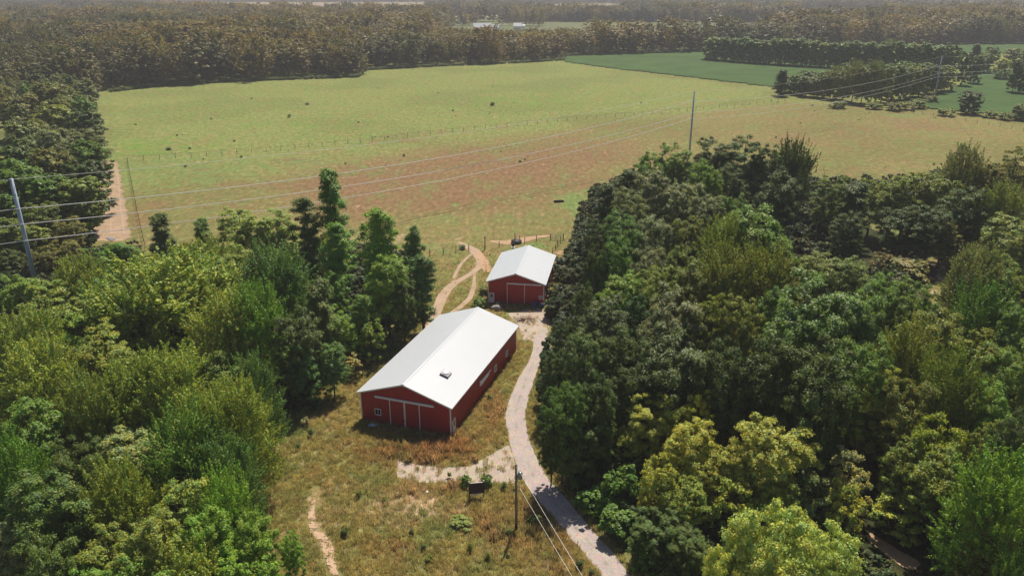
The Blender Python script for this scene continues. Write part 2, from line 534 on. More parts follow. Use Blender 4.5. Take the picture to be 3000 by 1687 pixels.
M['gravel'] = ragged_mat('pale_gravel', (0.40, 0.33, 0.30), (0.34, 0.295, 0.285), (0.48, 0.41, 0.375), 0.8, 0.9, True, True)
M['gravelgrass'] = ragged_mat('thin_gravel', (0.40, 0.33, 0.28), (0.34, 0.28, 0.22), (0.50, 0.44, 0.41), 0.75, 0.8)
M['dirt'] = ragged_mat('pinkish_dirt', (0.40, 0.29, 0.215), (0.33, 0.24, 0.165), (0.47, 0.35, 0.27), 0.35, 1.0, False)
M['dirtbroken'] = ragged_mat('broken_dirt', (0.46, 0.32, 0.22), (0.40, 0.28, 0.18), (0.56, 0.41, 0.31), -0.36, 0.8, False)
M['strip'] = ragged_mat('bare_strip_soil', (0.36, 0.26, 0.18), (0.27, 0.19, 0.12), (0.52, 0.40, 0.30), -0.10, 0.25, False)
M['dirtthin'] = ragged_mat('worn_dirt', (0.44, 0.285, 0.19), (0.36, 0.24, 0.15), (0.54, 0.38, 0.28), 0.05, 0.7, False)


# ------------------------------------------------------------------ the setting: ground sheets
def poly_sheet(name, pts, z, mat, attrs=None):
    me = bpy.data.meshes.new(name)
    me.from_pydata([(p[0], p[1], z) for p in pts], [], [tuple(range(len(pts)))])
    me.update(); me.materials.append(mat)
    o = link(name, me)
    return tag(o, kind='structure')


farland = poly_sheet('ground', [(-12000, -3000), (12000, -3000), (12000, 16000), (-12000, 16000)], -0.30, M['farmland'])


def mattr(x, y):
    b, g, ta = meadow_attrs(x, y)
    px, py = PRn(x, y, 0 * x)
    fy = np.interp(px, [372, 560, 900, 1300, 1700, 2030, 2300], [466, 455, 430, 386, 346, 320, 296])
    reach = np.interp(px, [300, 900, 1500, 1900, 2200], [190, 150, 60, 30, 12])
    p = np.clip(1 - (py - fy) / reach, 0, 1)
    return {'brown': b, 'green': g, 'tan': ta, 'lush': p}


meadow = grid_sheet('meadow', np.linspace(-1100, 4100, 400), np.concatenate([np.linspace(150, 700, 120), np.linspace(708, 2600, 170)]), Gn, 0.0, M['meadow'], mattr)
tag(meadow, kind='structure')
# the ground behind the camera, joined to the meadow
poly_sheet('ground', [(-250, -300), (250, -300), (250, 60), (-250, 60)], -0.06, M['meadow'])

PAST = [(372, 466), (560, 455), (900, 430), (1300, 386), (1700, 346), (2030, 320), (2250, 296), (2275, 272), (2235, 256), (2000, 232), (1820, 207), (1652, 182), (1060, 205), (1052, 228), (700, 240), (460, 256), (285, 276), (292, 470)]


def inside(px, py, poly):
    px = np.asarray(px, float); py = np.asarray(py, float)
    r = np.zeros(px.shape, bool)
    n = len(poly)
    for i in range(n):
        x1, y1 = poly[i]; x2, y2 = poly[(i + 1) % n]
        c = ((y1 > py) != (y2 > py)) & (px < (x2 - x1) * (py - y1) / (y2 - y1 + 1e-12) + x1)
        r ^= c
    return r


def area_sheet(name, polypx, z, mat, step, extra=None):
    """triangulated sheet from a pixel outline on the ground, with an 'edge' attribute"""
    w_ = [G(*p)[:2] for p in polypx]
    # resample the outline, fan of inner rings by shrinking
    pts = []
    for i in range(len(w_)):
        a = np.array(w_[i]); b = np.array(w_[(i + 1) % len(w_)])
        n = max(1, int(np.linalg.norm(b - a) / step))
        for k in range(n): pts.append(a + (b - a) * k / n)
    import bmesh
    pts = np.array(pts)
    xs = np.arange(pts[:, 0].min(), pts[:, 0].max() + step, step)
    ys = np.arange(pts[:, 1].min(), pts[:, 1].max() + step, step)
    X, Y = np.meshgrid(xs, ys)
    ins = inside(X, Y, [tuple(p) for p in pts])
    # distance to outline
    d = np.full(X.shape, 1e9)
    for i in range(len(pts)):
        a = pts[i]; b = pts[(i + 1) % len(pts)]
        ab = b - a; L2 = (ab ** 2).sum() + 1e-9
        t_ = np.clip(((X - a[0]) * ab[0] + (Y - a[1]) * ab[1]) / L2, 0, 1)
        d = np.minimum(d, np.hypot(X - a[0] - t_ * ab[0], Y - a[1] - t_ * ab[1]))
    sd_ = np.where(ins, d, -d)
    keep = sd_ > -1.5 * step
    idm = -np.ones(X.shape, int); idm[keep] = np.arange(keep.sum())
    q = np.stack([idm[:-1, :-1], idm[:-1, 1:], idm[1:, 1:], idm[1:, :-1]], -1).reshape(-1, 4)
    q = q[(q >= 0).all(1)]
    co = np.stack([X[keep], Y[keep], np.full(keep.sum(), z)], -1)
    me = bpy.data.meshes.new(name)
    me.vertices.add(len(co)); me.vertices.foreach_set('co', co.ravel().astype(np.float32))
    me.loops.add(q.size); me.loops.foreach_set('vertex_index', q.ravel().astype(np.int32))
    me.polygons.add(len(q)); me.polygons.foreach_set('loop_start', np.arange(0, q.size, 4, dtype=np.int32))
    me.update(calc_edges=True)
    e = np.clip(sd_[keep], -5, 50)
    soft = extra.get('soft', 1.0) if extra else 1.0
    a = me.attributes.new('edge', 'FLOAT', 'POINT'); a.data.foreach_set('value', np.clip(e / soft, -0.5, 1).astype(np.float32))
    if extra and 'attrs' in extra:
        for k, v in extra['attrs'](co[:, 0], co[:, 1]).items():
            a = me.attributes.new(k, 'FLOAT', 'POINT'); a.data.foreach_set('value', v.astype(np.float32))
    me.materials.append(mat)
    return tag(link(name, me), kind='structure')


# pasture: edge mask added to its own material
def edge_alpha(m, scale=0.15):
    t = NT.__new__(NT); t.m = m; t.t = m.node_tree; t.p = t.t.nodes['Principled BSDF']; t.out = t.t.nodes['Material Output']
    geo = t.n('ShaderNodeNewGeometry')
    e = t.attr('edge').outputs['Fac']
    ns = t.noise(geo.outputs['Position'], scale, 6, 0.7)
    al = t.math('GREATER_THAN', t.math('MULTIPLY_ADD', e, 1.2, -0.1), ns)
    tr = t.n('ShaderNodeBsdfTransparent'); mx = t.n('ShaderNodeMixShader')
    t.l(al, mx.inputs[0]); t.l(tr.outputs[0], mx.inputs[1]); t.l(t.p.outputs[0], mx.inputs[2])
    t.l(mx.outputs[0], t.out.inputs['Surface'])


edge_alpha(M['pasture'])
area_sheet('pasture', PAST, 0.05, M['pasture'], 2.5, {'soft': 9.0, 'attrs': mattr})
CROP1 = [(1646, 168), (1850, 162), (2065, 156), (2120, 150), (2420, 165), (2560, 250), (2400, 255), (2262, 252), (2235, 250), (1919, 213), (1800, 200), (1675, 183)]
area_sheet('crop_field', CROP1, 0.45, M['crop'], 4.0)
CROP2 = [(2640, 300), (2750, 280), (2800, 262), (2850, 245), (2850, 205), (2960, 210), (3300, 240), (3300, 350), (2960, 345), (2860, 330), (2740, 318)]
area_sheet('crop_field', CROP2, 0.45, M['crop'], 3.0)
area_sheet('crop_field', [(2700, 152), (2760, 135), (3100, 132), (3100, 158)], 0.4, M['crop'], 6.0)

M_ribs = {}


def ribbon(name, left, right, z, mat, n=14, step=1.0, soft=0.16):
    """sheet between two pixel outlines, resampled along its length; 'edge' and 'mid' attributes"""
    def resample(pl):
        w_ = np.array([G(*p)[:2] for p in pl])
        s = np.concatenate([[0], np.cumsum(np.linalg.norm(np.diff(w_, axis=0), axis=1))])
        return w_, s
    wl, sl = resample(left); wr, sr = resample(right)
    m_ = max(8, int(max(sl[-1], sr[-1]) / step))
    t_ = np.linspace(0, 1, m_)
    sm = lambda w_, s: np.stack([np.interp(t_ * s[-1], s, w_[:, k]) for k in (0, 1)], -1)
    A, B = sm(wl, sl), sm(wr, sr)
    for _ in range(2):                                    # round the corners
        for Q in (A, B):
            Q[1:-1] = (Q[:-2] + 2 * Q[1:-1] + Q[2:]) / 4
    u = np.linspace(-0.12, 1.12, n)
    co = (A[:, None, :] * (1 - u)[None, :, None] + B[:, None, :] * u[None, :, None])
    e = np.clip(np.minimum(u, 1 - u) / soft, -0.5, 1)
    E = np.repeat(e[None], m_, 0)
    le = np.clip(np.minimum(t_, 1 - t_) * m_ * step / 0.8, 0, 1)
    E = np.minimum(E, le[:, None])
    mid = 1 - np.abs(u - 0.5) / 0.22
    MD = np.repeat(np.clip(mid, 0, 1)[None], m_, 0)
    idx = np.arange(m_ * n).reshape(m_, n)
    q = np.stack([idx[:-1, :-1], idx[:-1, 1:], idx[1:, 1:], idx[1:, :-1]], -1).reshape(-1, 4)
    me = bpy.data.meshes.new(name)
    c3 = np.concatenate([co.reshape(-1, 2), np.full((m_ * n, 1), z)], 1)
    me.vertices.add(len(c3)); me.vertices.foreach_set('co', c3.ravel().astype(np.float32))
    me.loops.add(q.size); me.loops.foreach_set('vertex_index', q.ravel().astype(np.int32))
    me.polygons.add(len(q)); me.polygons.foreach_set('loop_start', np.arange(0, q.size, 4, dtype=np.int32))
    me.update(calc_edges=True)
    for k, v in (('edge', E), ('mid', MD)):
        a = me.attributes.new(k, 'FLOAT', 'POINT'); a.data.foreach_set('value', v.ravel().astype(np.float32))
    me.materials.append(mat)
    return tag(link(name, me), kind='structure')


def center(pl, wd):
    """centre line with real width -> left/right in pixels"""
    L, R = [], []
    w_ = [Vector(G(*p)) for p in pl]
    for i, p in enumerate(w_):
        d = (w_[min(i + 1, len(w_) - 1)] - w_[max(0, i - 1)]); d.z = 0; d.normalize()
        nrm = Vector((-d.y, d.x, 0)) * (wd[i] if hasattr(wd, '__len__') else wd) / 2
        for lst, q in ((L, p + nrm), (R, p - nrm)):
            a, b = PRn(q.x, q.y, 0); lst.append((float(a), float(b)))
    return L, R


ROAD_L = [(1890, 1830), (1757, 1687), (1726, 1642), (1670, 1578), (1613, 1513), (1563, 1454), (1524, 1401), (1508, 1353), (1491, 1300), (1479, 1240), (1478, 1210), (1484, 1185), (1501, 1144), (1517, 1106), (1548, 1060), (1560, 1025), (1562, 985)]
ROAD_R = [(2000, 1830), (1850, 1687), (1796, 1611), (1745, 1561), (1698, 1502), (1644, 1437), (1611, 1406), (1571, 1331), (1552, 1285), (1544, 1240), (1542, 1210), (1551, 1164), (1569, 1110), (1582, 1069), (1590, 1030), (1596, 1000), (1600, 960)]
ribbon('gravel_road', ROAD_L, ROAD_R, 0.02, M['gravel'], 16, 0.6, 0.13)
APRON = [(1470, 915), (1530, 905), (1600, 900), (1625, 935), (1610, 1040), (1570, 1045), (1556, 1005), (1520, 1000), (1505, 955)]
area_sheet('gravel_apron', APRON, 0.012, M['gravelgrass'], 0.35, {'soft': 2.2})
SPUR = [(1160, 1342), (1226, 1360), (1285, 1368), (1375, 1364), (1415, 1342), (1450, 1322), (1492, 1300), (1520, 1380), (1510, 1418), (1431, 1416), (1347, 1410), (1234, 1416), (1160, 1398)]
area_sheet('gravel_spur', SPUR, 0.008, M['gravelgrass'], 0.3, {'soft': 0.25})
for pl, wd, mt in (([(1340, 708), (1369, 722), (1390, 735), (1398, 748), (1406, 766), (1402, 785), (1374, 806), (1332, 829), (1316, 843), (1297, 867), (1282, 904), (1272, 935), (1240, 980)], [1.2, 2.2, 3.4, 2.2, 1.7, 1.7, 1.6, 1.7, 2.4, 2.6, 2.3, 2.2, 1.5], 'dirt'),
                   ([(1385, 742), (1372, 752), (1355, 768), (1342, 788), (1330, 812), (1326, 832)], 0.8, 'dirt'),
                   ([(1391, 798), (1389, 819), (1388, 843), (1376, 875), (1350, 899), (1320, 918)], [.5, .7, 1.1, 1.3, 1.3, 1.2], 'dirt'),
                   ([(1430, 706), (1480, 712), (1520, 706), (1560, 696), (1620, 690)], [1.0, 4.0, 5.0, 3.0, 1.2], 'dirtthin'),
                   ([(1400, 735), (1420, 770), (1430, 800)], [1.5, 3.0, 2.5], 'dirtthin'),
                   ([(928, 1430), (916, 1480), (910, 1520), (930, 1568), (955, 1590), (968, 1620), (968, 1657), (990, 1700), (1010, 1760)], [.5, 1.0, 1.8, 2.4, 2.6, 2.4, 1.5, 1.7, 1.7], 'dirtbroken'),
                   ([(2530, 1560), (2570, 1590), (2620, 1625), (2660, 1650), (2700, 1670)], [1.2, 2.2, 2.6, 3.4, 1.6], 'dirtthin'),
                   ([(1640, 770), (1672, 752), (1684, 735), (1700, 720)], 3.0, 'gravelgrass')):
    L_, R_ = center(pl, wd)
    pz_ = globals().get('pz_', 0.026) + 0.005
    ribbon('dirt_path', L_, R_, pz_ + (.08 if pl[0][0] > 2500 else 0), M[mt], 12, 0.5, 0.28)
area_sheet('dirt_strip', [(270, 462), (374, 466), (394, 540), (410, 610), (430, 700), (350, 722), (230, 715), (230, 600), (255, 520)], 0.025, M['strip'], 1.0, {'soft': 4.5})
for pl in ([(318, 500), (322, 600), (326, 690)], [(345, 500), (352, 600), (365, 690)]):
    L_, R_ = center(pl, 0.9)
    ribbon('wheel_track', L_, R_, 0.05, M['dirt'], 10, 1.0, 0.6)

# ------------------------------------------------------------------ trees
def tree_crown(kind, seed, nclu=150, nleaf=110, leaf=0.30, H=16.0, R=5.0, z0=0.18, squash=1.0, core=0.35):
    """leaf faces of a crown (N,4,3) and the limb targets; real size, base at z=0"""
    r = np.random.default_rng(seed)
    zc = H * (z0 + 1) / 2.0
    hz = H * (1 - z0) / 2.0
    # big lobes
    nl = {'round': 11, 'spiky': 9, 'column': 8, 'willow': 13, 'airy': 8, 'juniper': 5, 'shrub': 7}[kind]
    ld = r.normal(size=(nl, 3)); ld[:, 2] = np.abs(ld[:, 2]) * 0.9 - 0.1
    ld /= np.linalg.norm(ld, axis=1)[:, None]
    lw = r.uniform(0.75, 1.12, nl)
    d = r.normal(size=(nclu, 3))
    d /= np.linalg.norm(d, axis=1)[:, None]
    d[:, 2] = np.where(d[:, 2] < -0.55, -d[:, 2], d[:, 2])
    dots = d @ ld.T
    rr = 0.60 + 0.42 * (np.clip(dots, 0, 1) ** 5 * lw).max(1)
    depth = np.where(r.random(nclu) < core, r.uniform(0.35, 0.75, nclu), r.uniform(0.86, 1.03, nclu))
    rad = rr * depth
    if kind in ('column', 'juniper'):
        t_ = r.random(nclu) ** 0.9
        ang = r.uniform(0, 2 * math.pi, nclu)
        prof = np.sqrt(np.clip(1 - t_ ** 5, 0, 1)) * np.clip(.45 + t_ * 1.6, 0, 1) * .9 + .08 if kind == 'column' else (1.05 - t_) ** 0.8
        lob = 0.62 + 0.38 * np.sin(ang * 2 + t_ * 7 + seed) + 0.2 * r.random(nclu)
        if kind == 'juniper': lob = .8 + .2 * r.random(nclu)
        pr = prof * lob * depth * R
        P = np.stack([np.cos(ang) * pr, np.sin(ang) * pr, H * (z0 + (1 - z0) * t_)], -1)
        d = np.stack([np.cos(ang), np.sin(ang), 0.5 * np.ones(nclu)], -1); d /= np.linalg.norm(d, axis=1)[:, None]
    else:
        dh = np.hypot(d[:, 0], d[:, 1])
        P = d * rad[:, None] * np.array([R, R, hz * squash])
        P[:, :2] *= (np.maximum(dh, .05) ** -0.38)[:, None]
        P[:, 2] += zc
    zmin, zmax = P[:, 2].min(), P[:, 2].max()
    P[:, 2] = H * z0 + .4 + (P[:, 2] - zmin) / (zmax - zmin) * (H * .96 - H * z0 - .4)
    rc = R * r.uniform(0.11, 0.23, nclu)
    if kind in ('column', 'juniper'): rc = np.maximum(0.6, R * r.uniform(0.22, 0.42, nclu))
    if kind == 'airy': rc *= 0.95
    up = np.array([0, 0, 1.0])
    ci = np.repeat(np.arange(nclu), nleaf)
    N = len(ci)
    if kind in ('spiky',):
        # each cluster is a bundle of upright shoots
        ns = 6
        sh = r.integers(0, ns, N)
        sdir = r.normal(size=(nclu, ns, 3)) * 0.42 + d[:, None, :] * 0.65 + up * 0.85
        sdir /= np.linalg.norm(sdir, axis=2)[:, :, None]
        slen = r.uniform(1.3, 3.0, (nclu, ns)) * (R / 5.0)
        sorg = P[:, None, :] + r.normal(size=(nclu, ns, 3)) * rc[:, None, None] * 0.65
        t_ = r.random(N) ** 0.8
        ang = r.uniform(0, 2 * math.pi, N)
        sdv = sdir[ci, sh]
        a = np.cross(sdv, np.array([1.0, 0.3, 0.1])); a /= np.linalg.norm(a, axis=1)[:, None]
        b = np.cross(sdv, a)
        wd = (0.36 * (1 - t_) + 0.08) * r.uniform(0.6, 1.0, N) * (R / 5.0)
        off = (a * np.cos(ang)[:, None] + b * np.sin(ang)[:, None])
        C = sorg[ci, sh] + sdv * (t_ * slen[ci, sh])[:, None] + off * wd[:, None]
        nrm = off * 0.7 + sdv * 0.5 + r.normal(size=(N, 3)) * 0.35
    else:
        o = r.normal(size=(N, 3)); o /= np.linalg.norm(o, axis=1)[:, None]
        o[:, 2] = np.where((o[:, 2] < -0.3), -o[:, 2] * 0.5, o[:, 2])
        bump = 0.72 + 0.4 * np.sin(o[:, 0] * 5 + ci) * np.sin(o[:, 1] * 5 + ci * 2.0)
        k = rc[ci] * r.uniform(0.72, 1.05, N) * bump
        fl = {'round': 0.75, 'willow': 0.8, 'airy': 0.5, 'column': 1.0, 'juniper': 1.3, 'shrub': 0.8}[kind]
        C = P[ci] + o * k[:, None] * np.array([1, 1, fl]) + r.normal(size=(N, 3)) * 0.08
        nrm = o * 0.8 + d[ci] * 0.4 + up * 0.75 + r.normal(size=(N, 3)) * (0.38 if kind != 'airy' else 0.6)
        if kind == 'willow': nrm = o * 1.0 + up * 0.4 + r.normal(size=(N, 3)) * 0.25
    nrm /= np.linalg.norm(nrm, axis=1)[:, None]
    q = r.normal(size=(N, 3))
    a = np.cross(nrm, q); a /= np.linalg.norm(a, axis=1)[:, None]
    b = np.cross(nrm, a)
    s = leaf * r.uniform(0.65, 1.35, N)
    el = 1.0 if kind != 'willow' else 1.35
    L = a * (s * 0.62 * el)[:, None]; W = b * (s * 0.40)[:, None]
    quads = np.stack([C - L, C + W * 1.0, C + L, C - W], 1)
    return quads, P


def tree_wood(P, H, R, seed, nlimb=14, mat=None, base_r=0.26, bare=0):
    r = random.Random(seed)
    mb = MB()
    lean = (r.uniform(-.5, .5), r.uniform(-.5, .5))
    hts = [0, 0.6, H * 0.25, H * 0.5, H * 0.72, H * 0.9]
    pts = [(lean[0] * (h / H) ** 1.5 + r.uniform(-.12, .12) * (h > 1), lean[1] * (h / H) ** 1.5 + r.uniform(-.12, .12) * (h > 1), h) for h in hts]
    rad = [base_r * 1.35, base_r, base_r * .82, base_r * .6, base_r * .35, .05]
    mb.tube(pts, rad, 8)
    idx = list(range(len(P))); r.shuffle(idx)
    for i in idx[:nlimb]:
        e = Vector(P[i].tolist())
        zz = min(H * 0.75, max(H * 0.14, e.z - (Vector((e.x, e.y, 0)).length) * r.uniform(.5, 1.1)))
        k = zz / H
        s0 = Vector((lean[0] * k ** 1.5, lean[1] * k ** 1.5, zz))
        m1 = s0.lerp(e, 0.5) + Vector((r.uniform(-.3, .3), r.uniform(-.3, .3), r.uniform(.0, .5)))
        br = base_r * 0.42 * (1.1 - k)
        mb.tube([s0, m1, e], [br, br * .6, br * .18], 5, False)
    for _ in range(bare):                                   # thin bare twigs past the leaves
        e = Vector(P[r.choice(idx[:nlimb])].tolist()); o = Vector((e.x, e.y, (e.z - H * .5))).normalized() * r.uniform(.8, 1.9)
        mb.tube([e, e + o], [.045, .015], 4, False)
    return mb.mesh('trunk', mat or M['bark'])


TREES = {}


def make_type(key, kind, seed, mat='leaf', bark='bark', limb=14, bare=0, base_r=.26, **kw):
    H = kw.get('H', 16.0); R = kw.get('R', 5.0)
    q, P = tree_crown(kind, seed, **kw)
    TREES[key] = dict(crown=quads_mesh('crown', q, M[mat]), trunk=tree_wood(P, H, R, seed, limb, M[bark], base_r, bare), H=H, W=2 * R)


for i, sd_ in enumerate((3, 14, 25)):
    make_type('round%d' % i, 'round', sd_, nclu=200, nleaf=260, leaf=0.205, H=16, R=5.4, z0=.16)
for i, sd_ in enumerate((4, 16)):
    make_type('pale%d' % i, 'round', sd_, mat='leafpale', nclu=200, nleaf=260, leaf=0.205, H=16, R=5.4, z0=.16)
for i, sd_ in enumerate((7, 18, 29)):
    make_type('spiky%d' % i, 'spiky', sd_, nclu=150, nleaf=320, leaf=0.195, H=15, R=4.8, z0=.14, core=.25)
for i, sd_ in enumerate((8, 19)):
    make_type('airy%d' % i, 'airy', sd_, nclu=160, nleaf=170, leaf=0.20, H=13, R=4.4, z0=.22, core=.3, limb=34, bare=40)
for i, sd_ in enumerate((9, 21)):
    make_type('column%d' % i, 'column', sd_, nclu=130, nleaf=210, leaf=0.20, H=18, R=2.7, z0=.12)
for i, sd_ in enumerate((41, 42, 43)):
    make_type('full%d' % i, 'round', sd_, nclu=230, nleaf=80, leaf=0.46, H=15, R=5.2, z0=.03, limb=6)
make_type('willow0', 'willow', 31, nclu=240, nleaf=230, leaf=0.18, H=12, R=6.0, z0=.05)
make_type('juniper0', 'juniper', 33, nclu=90, nleaf=110, leaf=0.28, H=10, R=2.4, z0=.03, limb=4)
make_type('shrub0', 'shrub', 35, nclu=50, nleaf=90, leaf=0.17, H=2.6, R=1.3, z0=.02, limb=8, base_r=.05)
make_type('shrub1', 'shrub', 36, nclu=70, nleaf=90, leaf=0.26, H=4.5, R=2.6, z0=.02, limb=10, base_r=.08, bare=20)
make_type('scrub0', 'airy', 38, nclu=70, nleaf=80, leaf=0.24, H=7, R=2.9, z0=.10, core=.3, limb=26, bare=40, base_r=.12)

COLS = {  # linear leaf colours
    'dark': (0.042, 0.062, 0.022), 'green': (0.058, 0.100, 0.024), 'bright': (0.080, 0.125, 0.026), 'olive': (0.098, 0.118, 0.036),
    'yellow': (0.165, 0.172, 0.052), 'lime': (0.125, 0.155, 0.030), 'willow': (0.185, 0.205, 0.085), 'grey': (0.095, 0.110, 0.062),
    'brown': (0.092, 0.076, 0.032), 'teal': (0.045, 0.080, 0.034), 'brownolive': (0.100, 0.100, 0.040), 'palegrey': (0.20, 0.18, 0.13)}
COLS = {k: (v[0] * 2.15, v[1] * 2.15, v[2] * 1.3) for k, v in COLS.items()}
COLWORD = {'dark': 'dark green', 'green': 'mid green', 'bright': 'bright green', 'olive': 'olive green', 'yellow': 'yellow-green', 'lime': 'lime green',
           'willow': 'pale yellow-green', 'grey': 'grey-green', 'brown': 'brownish', 'teal': 'bluish green', 'brownolive': 'brownish olive', 'palegrey': 'pale grey'}
KINDWORD = {'round': 'round-crowned', 'full': 'full round-crowned', 'pale': 'silvery-tipped round-crowned', 'spiky': 'upright-tufted', 'airy': 'loose open-crowned', 'column': 'narrow upright',
            'willow': 'soft billowing', 'juniper': 'dense conical', 'shrub': 'low bushy', 'scrub': 'thin twiggy'}
CATS = {'shrub': 'shrub', 'juniper': 'conifer'}
VAR = {}
for k in TREES: VAR.setdefault(k[:-1], []).append(k)
TREC = []   # records of every individual tree


def put_tree(x, y, h, wd, kind, col, area, desc=None, name=None, group=None, shared=False):
    r = random
    key = r.choice(VAR[kind])
    T = TREES[key]
    nm = name or {'round': 'broadleaf_tree', 'full': 'broadleaf_tree', 'pale': 'broadleaf_tree', 'spiky': 'maple_tree', 'airy': 'broadleaf_tree', 'column': 'poplar_tree', 'willow': 'willow_tree',
                  'juniper': 'juniper_tree', 'shrub': 'shrub', 'scrub': 'scrub_tree'}[kind]
    e = bpy.data.objects.new(nm, None); COL.objects.link(e)
    e.location = (x, y, 0); e.rotation_euler = (0, 0, r.uniform(0, 6.28))
    sxy = wd / T['W']; sz = h / T['H']
    e.scale = (sxy * r.uniform(.94, 1.06), sxy * r.uniform(.94, 1.06), sz)
    c = COLS[col]
    b = r.uniform(.85, 1.15) * (1.3 if 'left wood' in area else (1.12 if 'front of the right' in area else 1.0))
    cc = (c[0] * b * r.uniform(.92, 1.08), c[1] * b, c[2] * b * r.uniform(.9, 1.1), 1)
    for part in ('crown', 'trunk'):
        o = bpy.data.objects.new(part, T[part]); COL.objects.link(o); o.parent = e
        o.color = cc
    TREC.append(dict(o=e, x=x, y=y, h=h, w=wd, kind=kind, col=col, area=area, desc=desc, group=group, shared=shared))
    return e


def tree_at(xd, yd, wpx, h, kind, col, area, desc=None, **kw):
    """crown top seen at (xd, yd) of the 2576 px view, crown width wpx there, real height h"""
    x, y, _ = GD(xd, yd + 6, h * .97)
    dist = math.sqrt(x * x + y * y + (CAM_H - h) ** 2) * (y * cp + (CAM_H - h) * sp) / math.sqrt(x * x + y * y + (CAM_H - h) ** 2)
    wd = wpx * K * dist / CAM_F * (1.18 if kind not in ('column', 'juniper') else 1.05)
    return put_tree(x, y, h, wd, kind, col, area, desc, **kw)


LB, LM, LF = 'along the back of the left wood', 'in the middle of the left wood', 'at the front of the left wood'
RB, RM, RF = 'along the back of the right wood', 'in the middle of the right wood', 'at the front of the right wood'
RE, FR = 'at the far right side', 'on the left belt beside the bare strip'
T_ = tree_at
# left wood
T_(400, 532, 62, 12, 'column', 'dark', LB, 'slim dark tree standing up past the lowest cable near the bare strip')
T_(505, 545, 58, 12, 'column', 'green', LB, 'slim mid green tree touching the lowest cable, left of the olive trees')
T_(300, 608, 90, 11, 'column', 'green', LB, 'green tree just right of the grey metal sheet')
T_(235, 625, 80, 11, 'round', 'green', LB, 'small round green tree just below the grey metal sheet')
T_(600, 520, 120, 13, 'round', 'olive', LB, 'olive green tree left of the tallest poplar, first of the pair')
T_(690, 522, 115, 13, 'round', 'olive', LB, 'olive green tree left of the tallest poplar, nearer one of the pair')
T_(825, 424, 92, 23, 'column', 'green', LB, 'tallest poplar rising in front of all three cables')
T_(765, 496, 78, 18, 'column', 'dark', LB, 'dark tree leaning on the left side of the tallest poplar')
T_(845, 560, 80, 16, 'column', 'green', LB, 'green column tree just below the tallest poplar')
T_(948, 524, 92, 19.5, 'column', 'bright', LB, 'bright green broken-topped poplar left of the barn paths')
T_(968, 640, 120, 14, 'round', 'bright', LB, 'bright green tree under the broken-topped poplar')
T_(1040, 566, 56, 16, 'column', 'teal', LB, 'slim dark bluish tree nearest the barn paths')
T_(1058, 640, 74, 13, 'column', 'teal', LB, 'dark tree on the corner of the left wood beside the dirt path')
T_(1010, 690, 80, 11, 'round', 'dark', LB, 'dark low tree below the slim bluish tree')
T_(90, 690, 130, 11, 'airy', 'olive', LB, 'thin feathery tree in front of the big grey power pole')
T_(190, 660, 110, 11, 'spiky', 'olive', LB)
T_(20, 690, 100, 12, 'round', 'bright', LB)
T_(250, 700, 110, 12, 'round', 'green', LB)
T_(400, 655, 270, 16, 'spiky', 'olive', LM, 'largest tufted yellow-olive maple in the left wood')
T_(310, 720, 180, 14, 'spiky', 'olive', LM)
T_(520, 640, 120, 14, 'round', 'green', LM)
T_(590, 610, 110, 14, 'round', 'olive', LM)
T_(690, 640, 160, 16, 'spiky', 'teal', LM, 'dark bluish tufted maple below the olive pair')
T_(640, 740, 130, 14, 'spiky', 'green', LM)
T_(560, 760, 150, 13, 'spiky', 'olive', LM)
T_(800, 700, 90, 14, 'column', 'dark', LM)
T_(740, 780, 120, 13, 'round', 'dark', LM)
T_(820, 770, 90, 9, 'round', 'bright', LM, 'small bright leafy tree on the right edge of the left wood')
T_(868, 790, 66, 8, 'round', 'bright', LM, 'smaller bright tree beside the pale grey shrub')
T_(905, 740, 60, 10, 'column', 'green', LM)
T_(930, 800, 60, 7, 'scrub', 'olive', LM)
T_(885, 888, 46, 3.6, 'scrub', 'palegrey', LM, 'pale grey dead-looking shrub on the edge of the left wood', name='shrub')
T_(830, 860, 80, 8, 'round', 'teal', LM)
T_(760, 880, 90, 8, 'round', 'teal', LM)
T_(120, 745, 190, 13, 'airy', 'olive', LM)
T_(190, 790, 150, 12, 'round', 'bright', LM, 'brightest round tree at the upper left of the left wood')
T_(40, 800, 150, 13, 'spiky', 'olive', LM)
T_(250, 820, 150, 13, 'airy', 'olive', LM)
T_(90, 880, 160, 12, 'spiky', 'olive', LM)
T_(440, 900, 170, 13, 'spiky', 'olive', LM, 'pointed olive green maple below the largest tufted maple')
T_(330, 930, 150, 12, 'spiky', 'olive', LM)
T_(560, 900, 160, 13, 'airy', 'dark', LM)
T_(620, 920, 120, 12, 'spiky', 'teal', LM)
T_(230, 960, 130, 12, 'spiky', 'olive', LM)
T_(60, 1010, 170, 12, 'round', 'green', LM)
T_(160, 1000, 110, 10, 'spiky', 'olive', LM)
T_(575, 990, 150, 13, 'spiky', 'olive', LF, 'broad tufted maple on the right edge of the left wood beside the clearing')
T_(520, 1000, 150, 13, 'spiky', 'olive', LF)
T_(450, 1060, 170, 13, 'spiky', 'green', LF)
T_(330, 1085, 180, 12, 'round', 'grey', LF)
T_(560, 1110, 130, 11, 'spiky', 'teal', LF)
T_(280, 1180, 160, 12, 'spiky', 'olive', LF)
T_(110, 1190, 210, 13, 'round', 'dark', LF, 'darkest round tree low on the left side')
T_(180, 1110, 130, 12, 'round', 'dark', LF)
T_(20, 1120, 130, 12, 'spiky', 'green', LF)
T_(450, 1200, 170, 12, 'airy', 'olive', LF)
T_(560, 1205, 140, 12, 'spiky', 'bright', LF, 'bright green tree at the front right corner of the left wood')
T_(400, 1290, 170, 12, 'round', 'olive', LF)
T_(510, 1290, 150, 12, 'round', 'bright', LF)
T_(270, 1340, 170, 11, 'round', 'olive', LF)
T_(625, 1290, 120, 10, 'round', 'bright', LF)
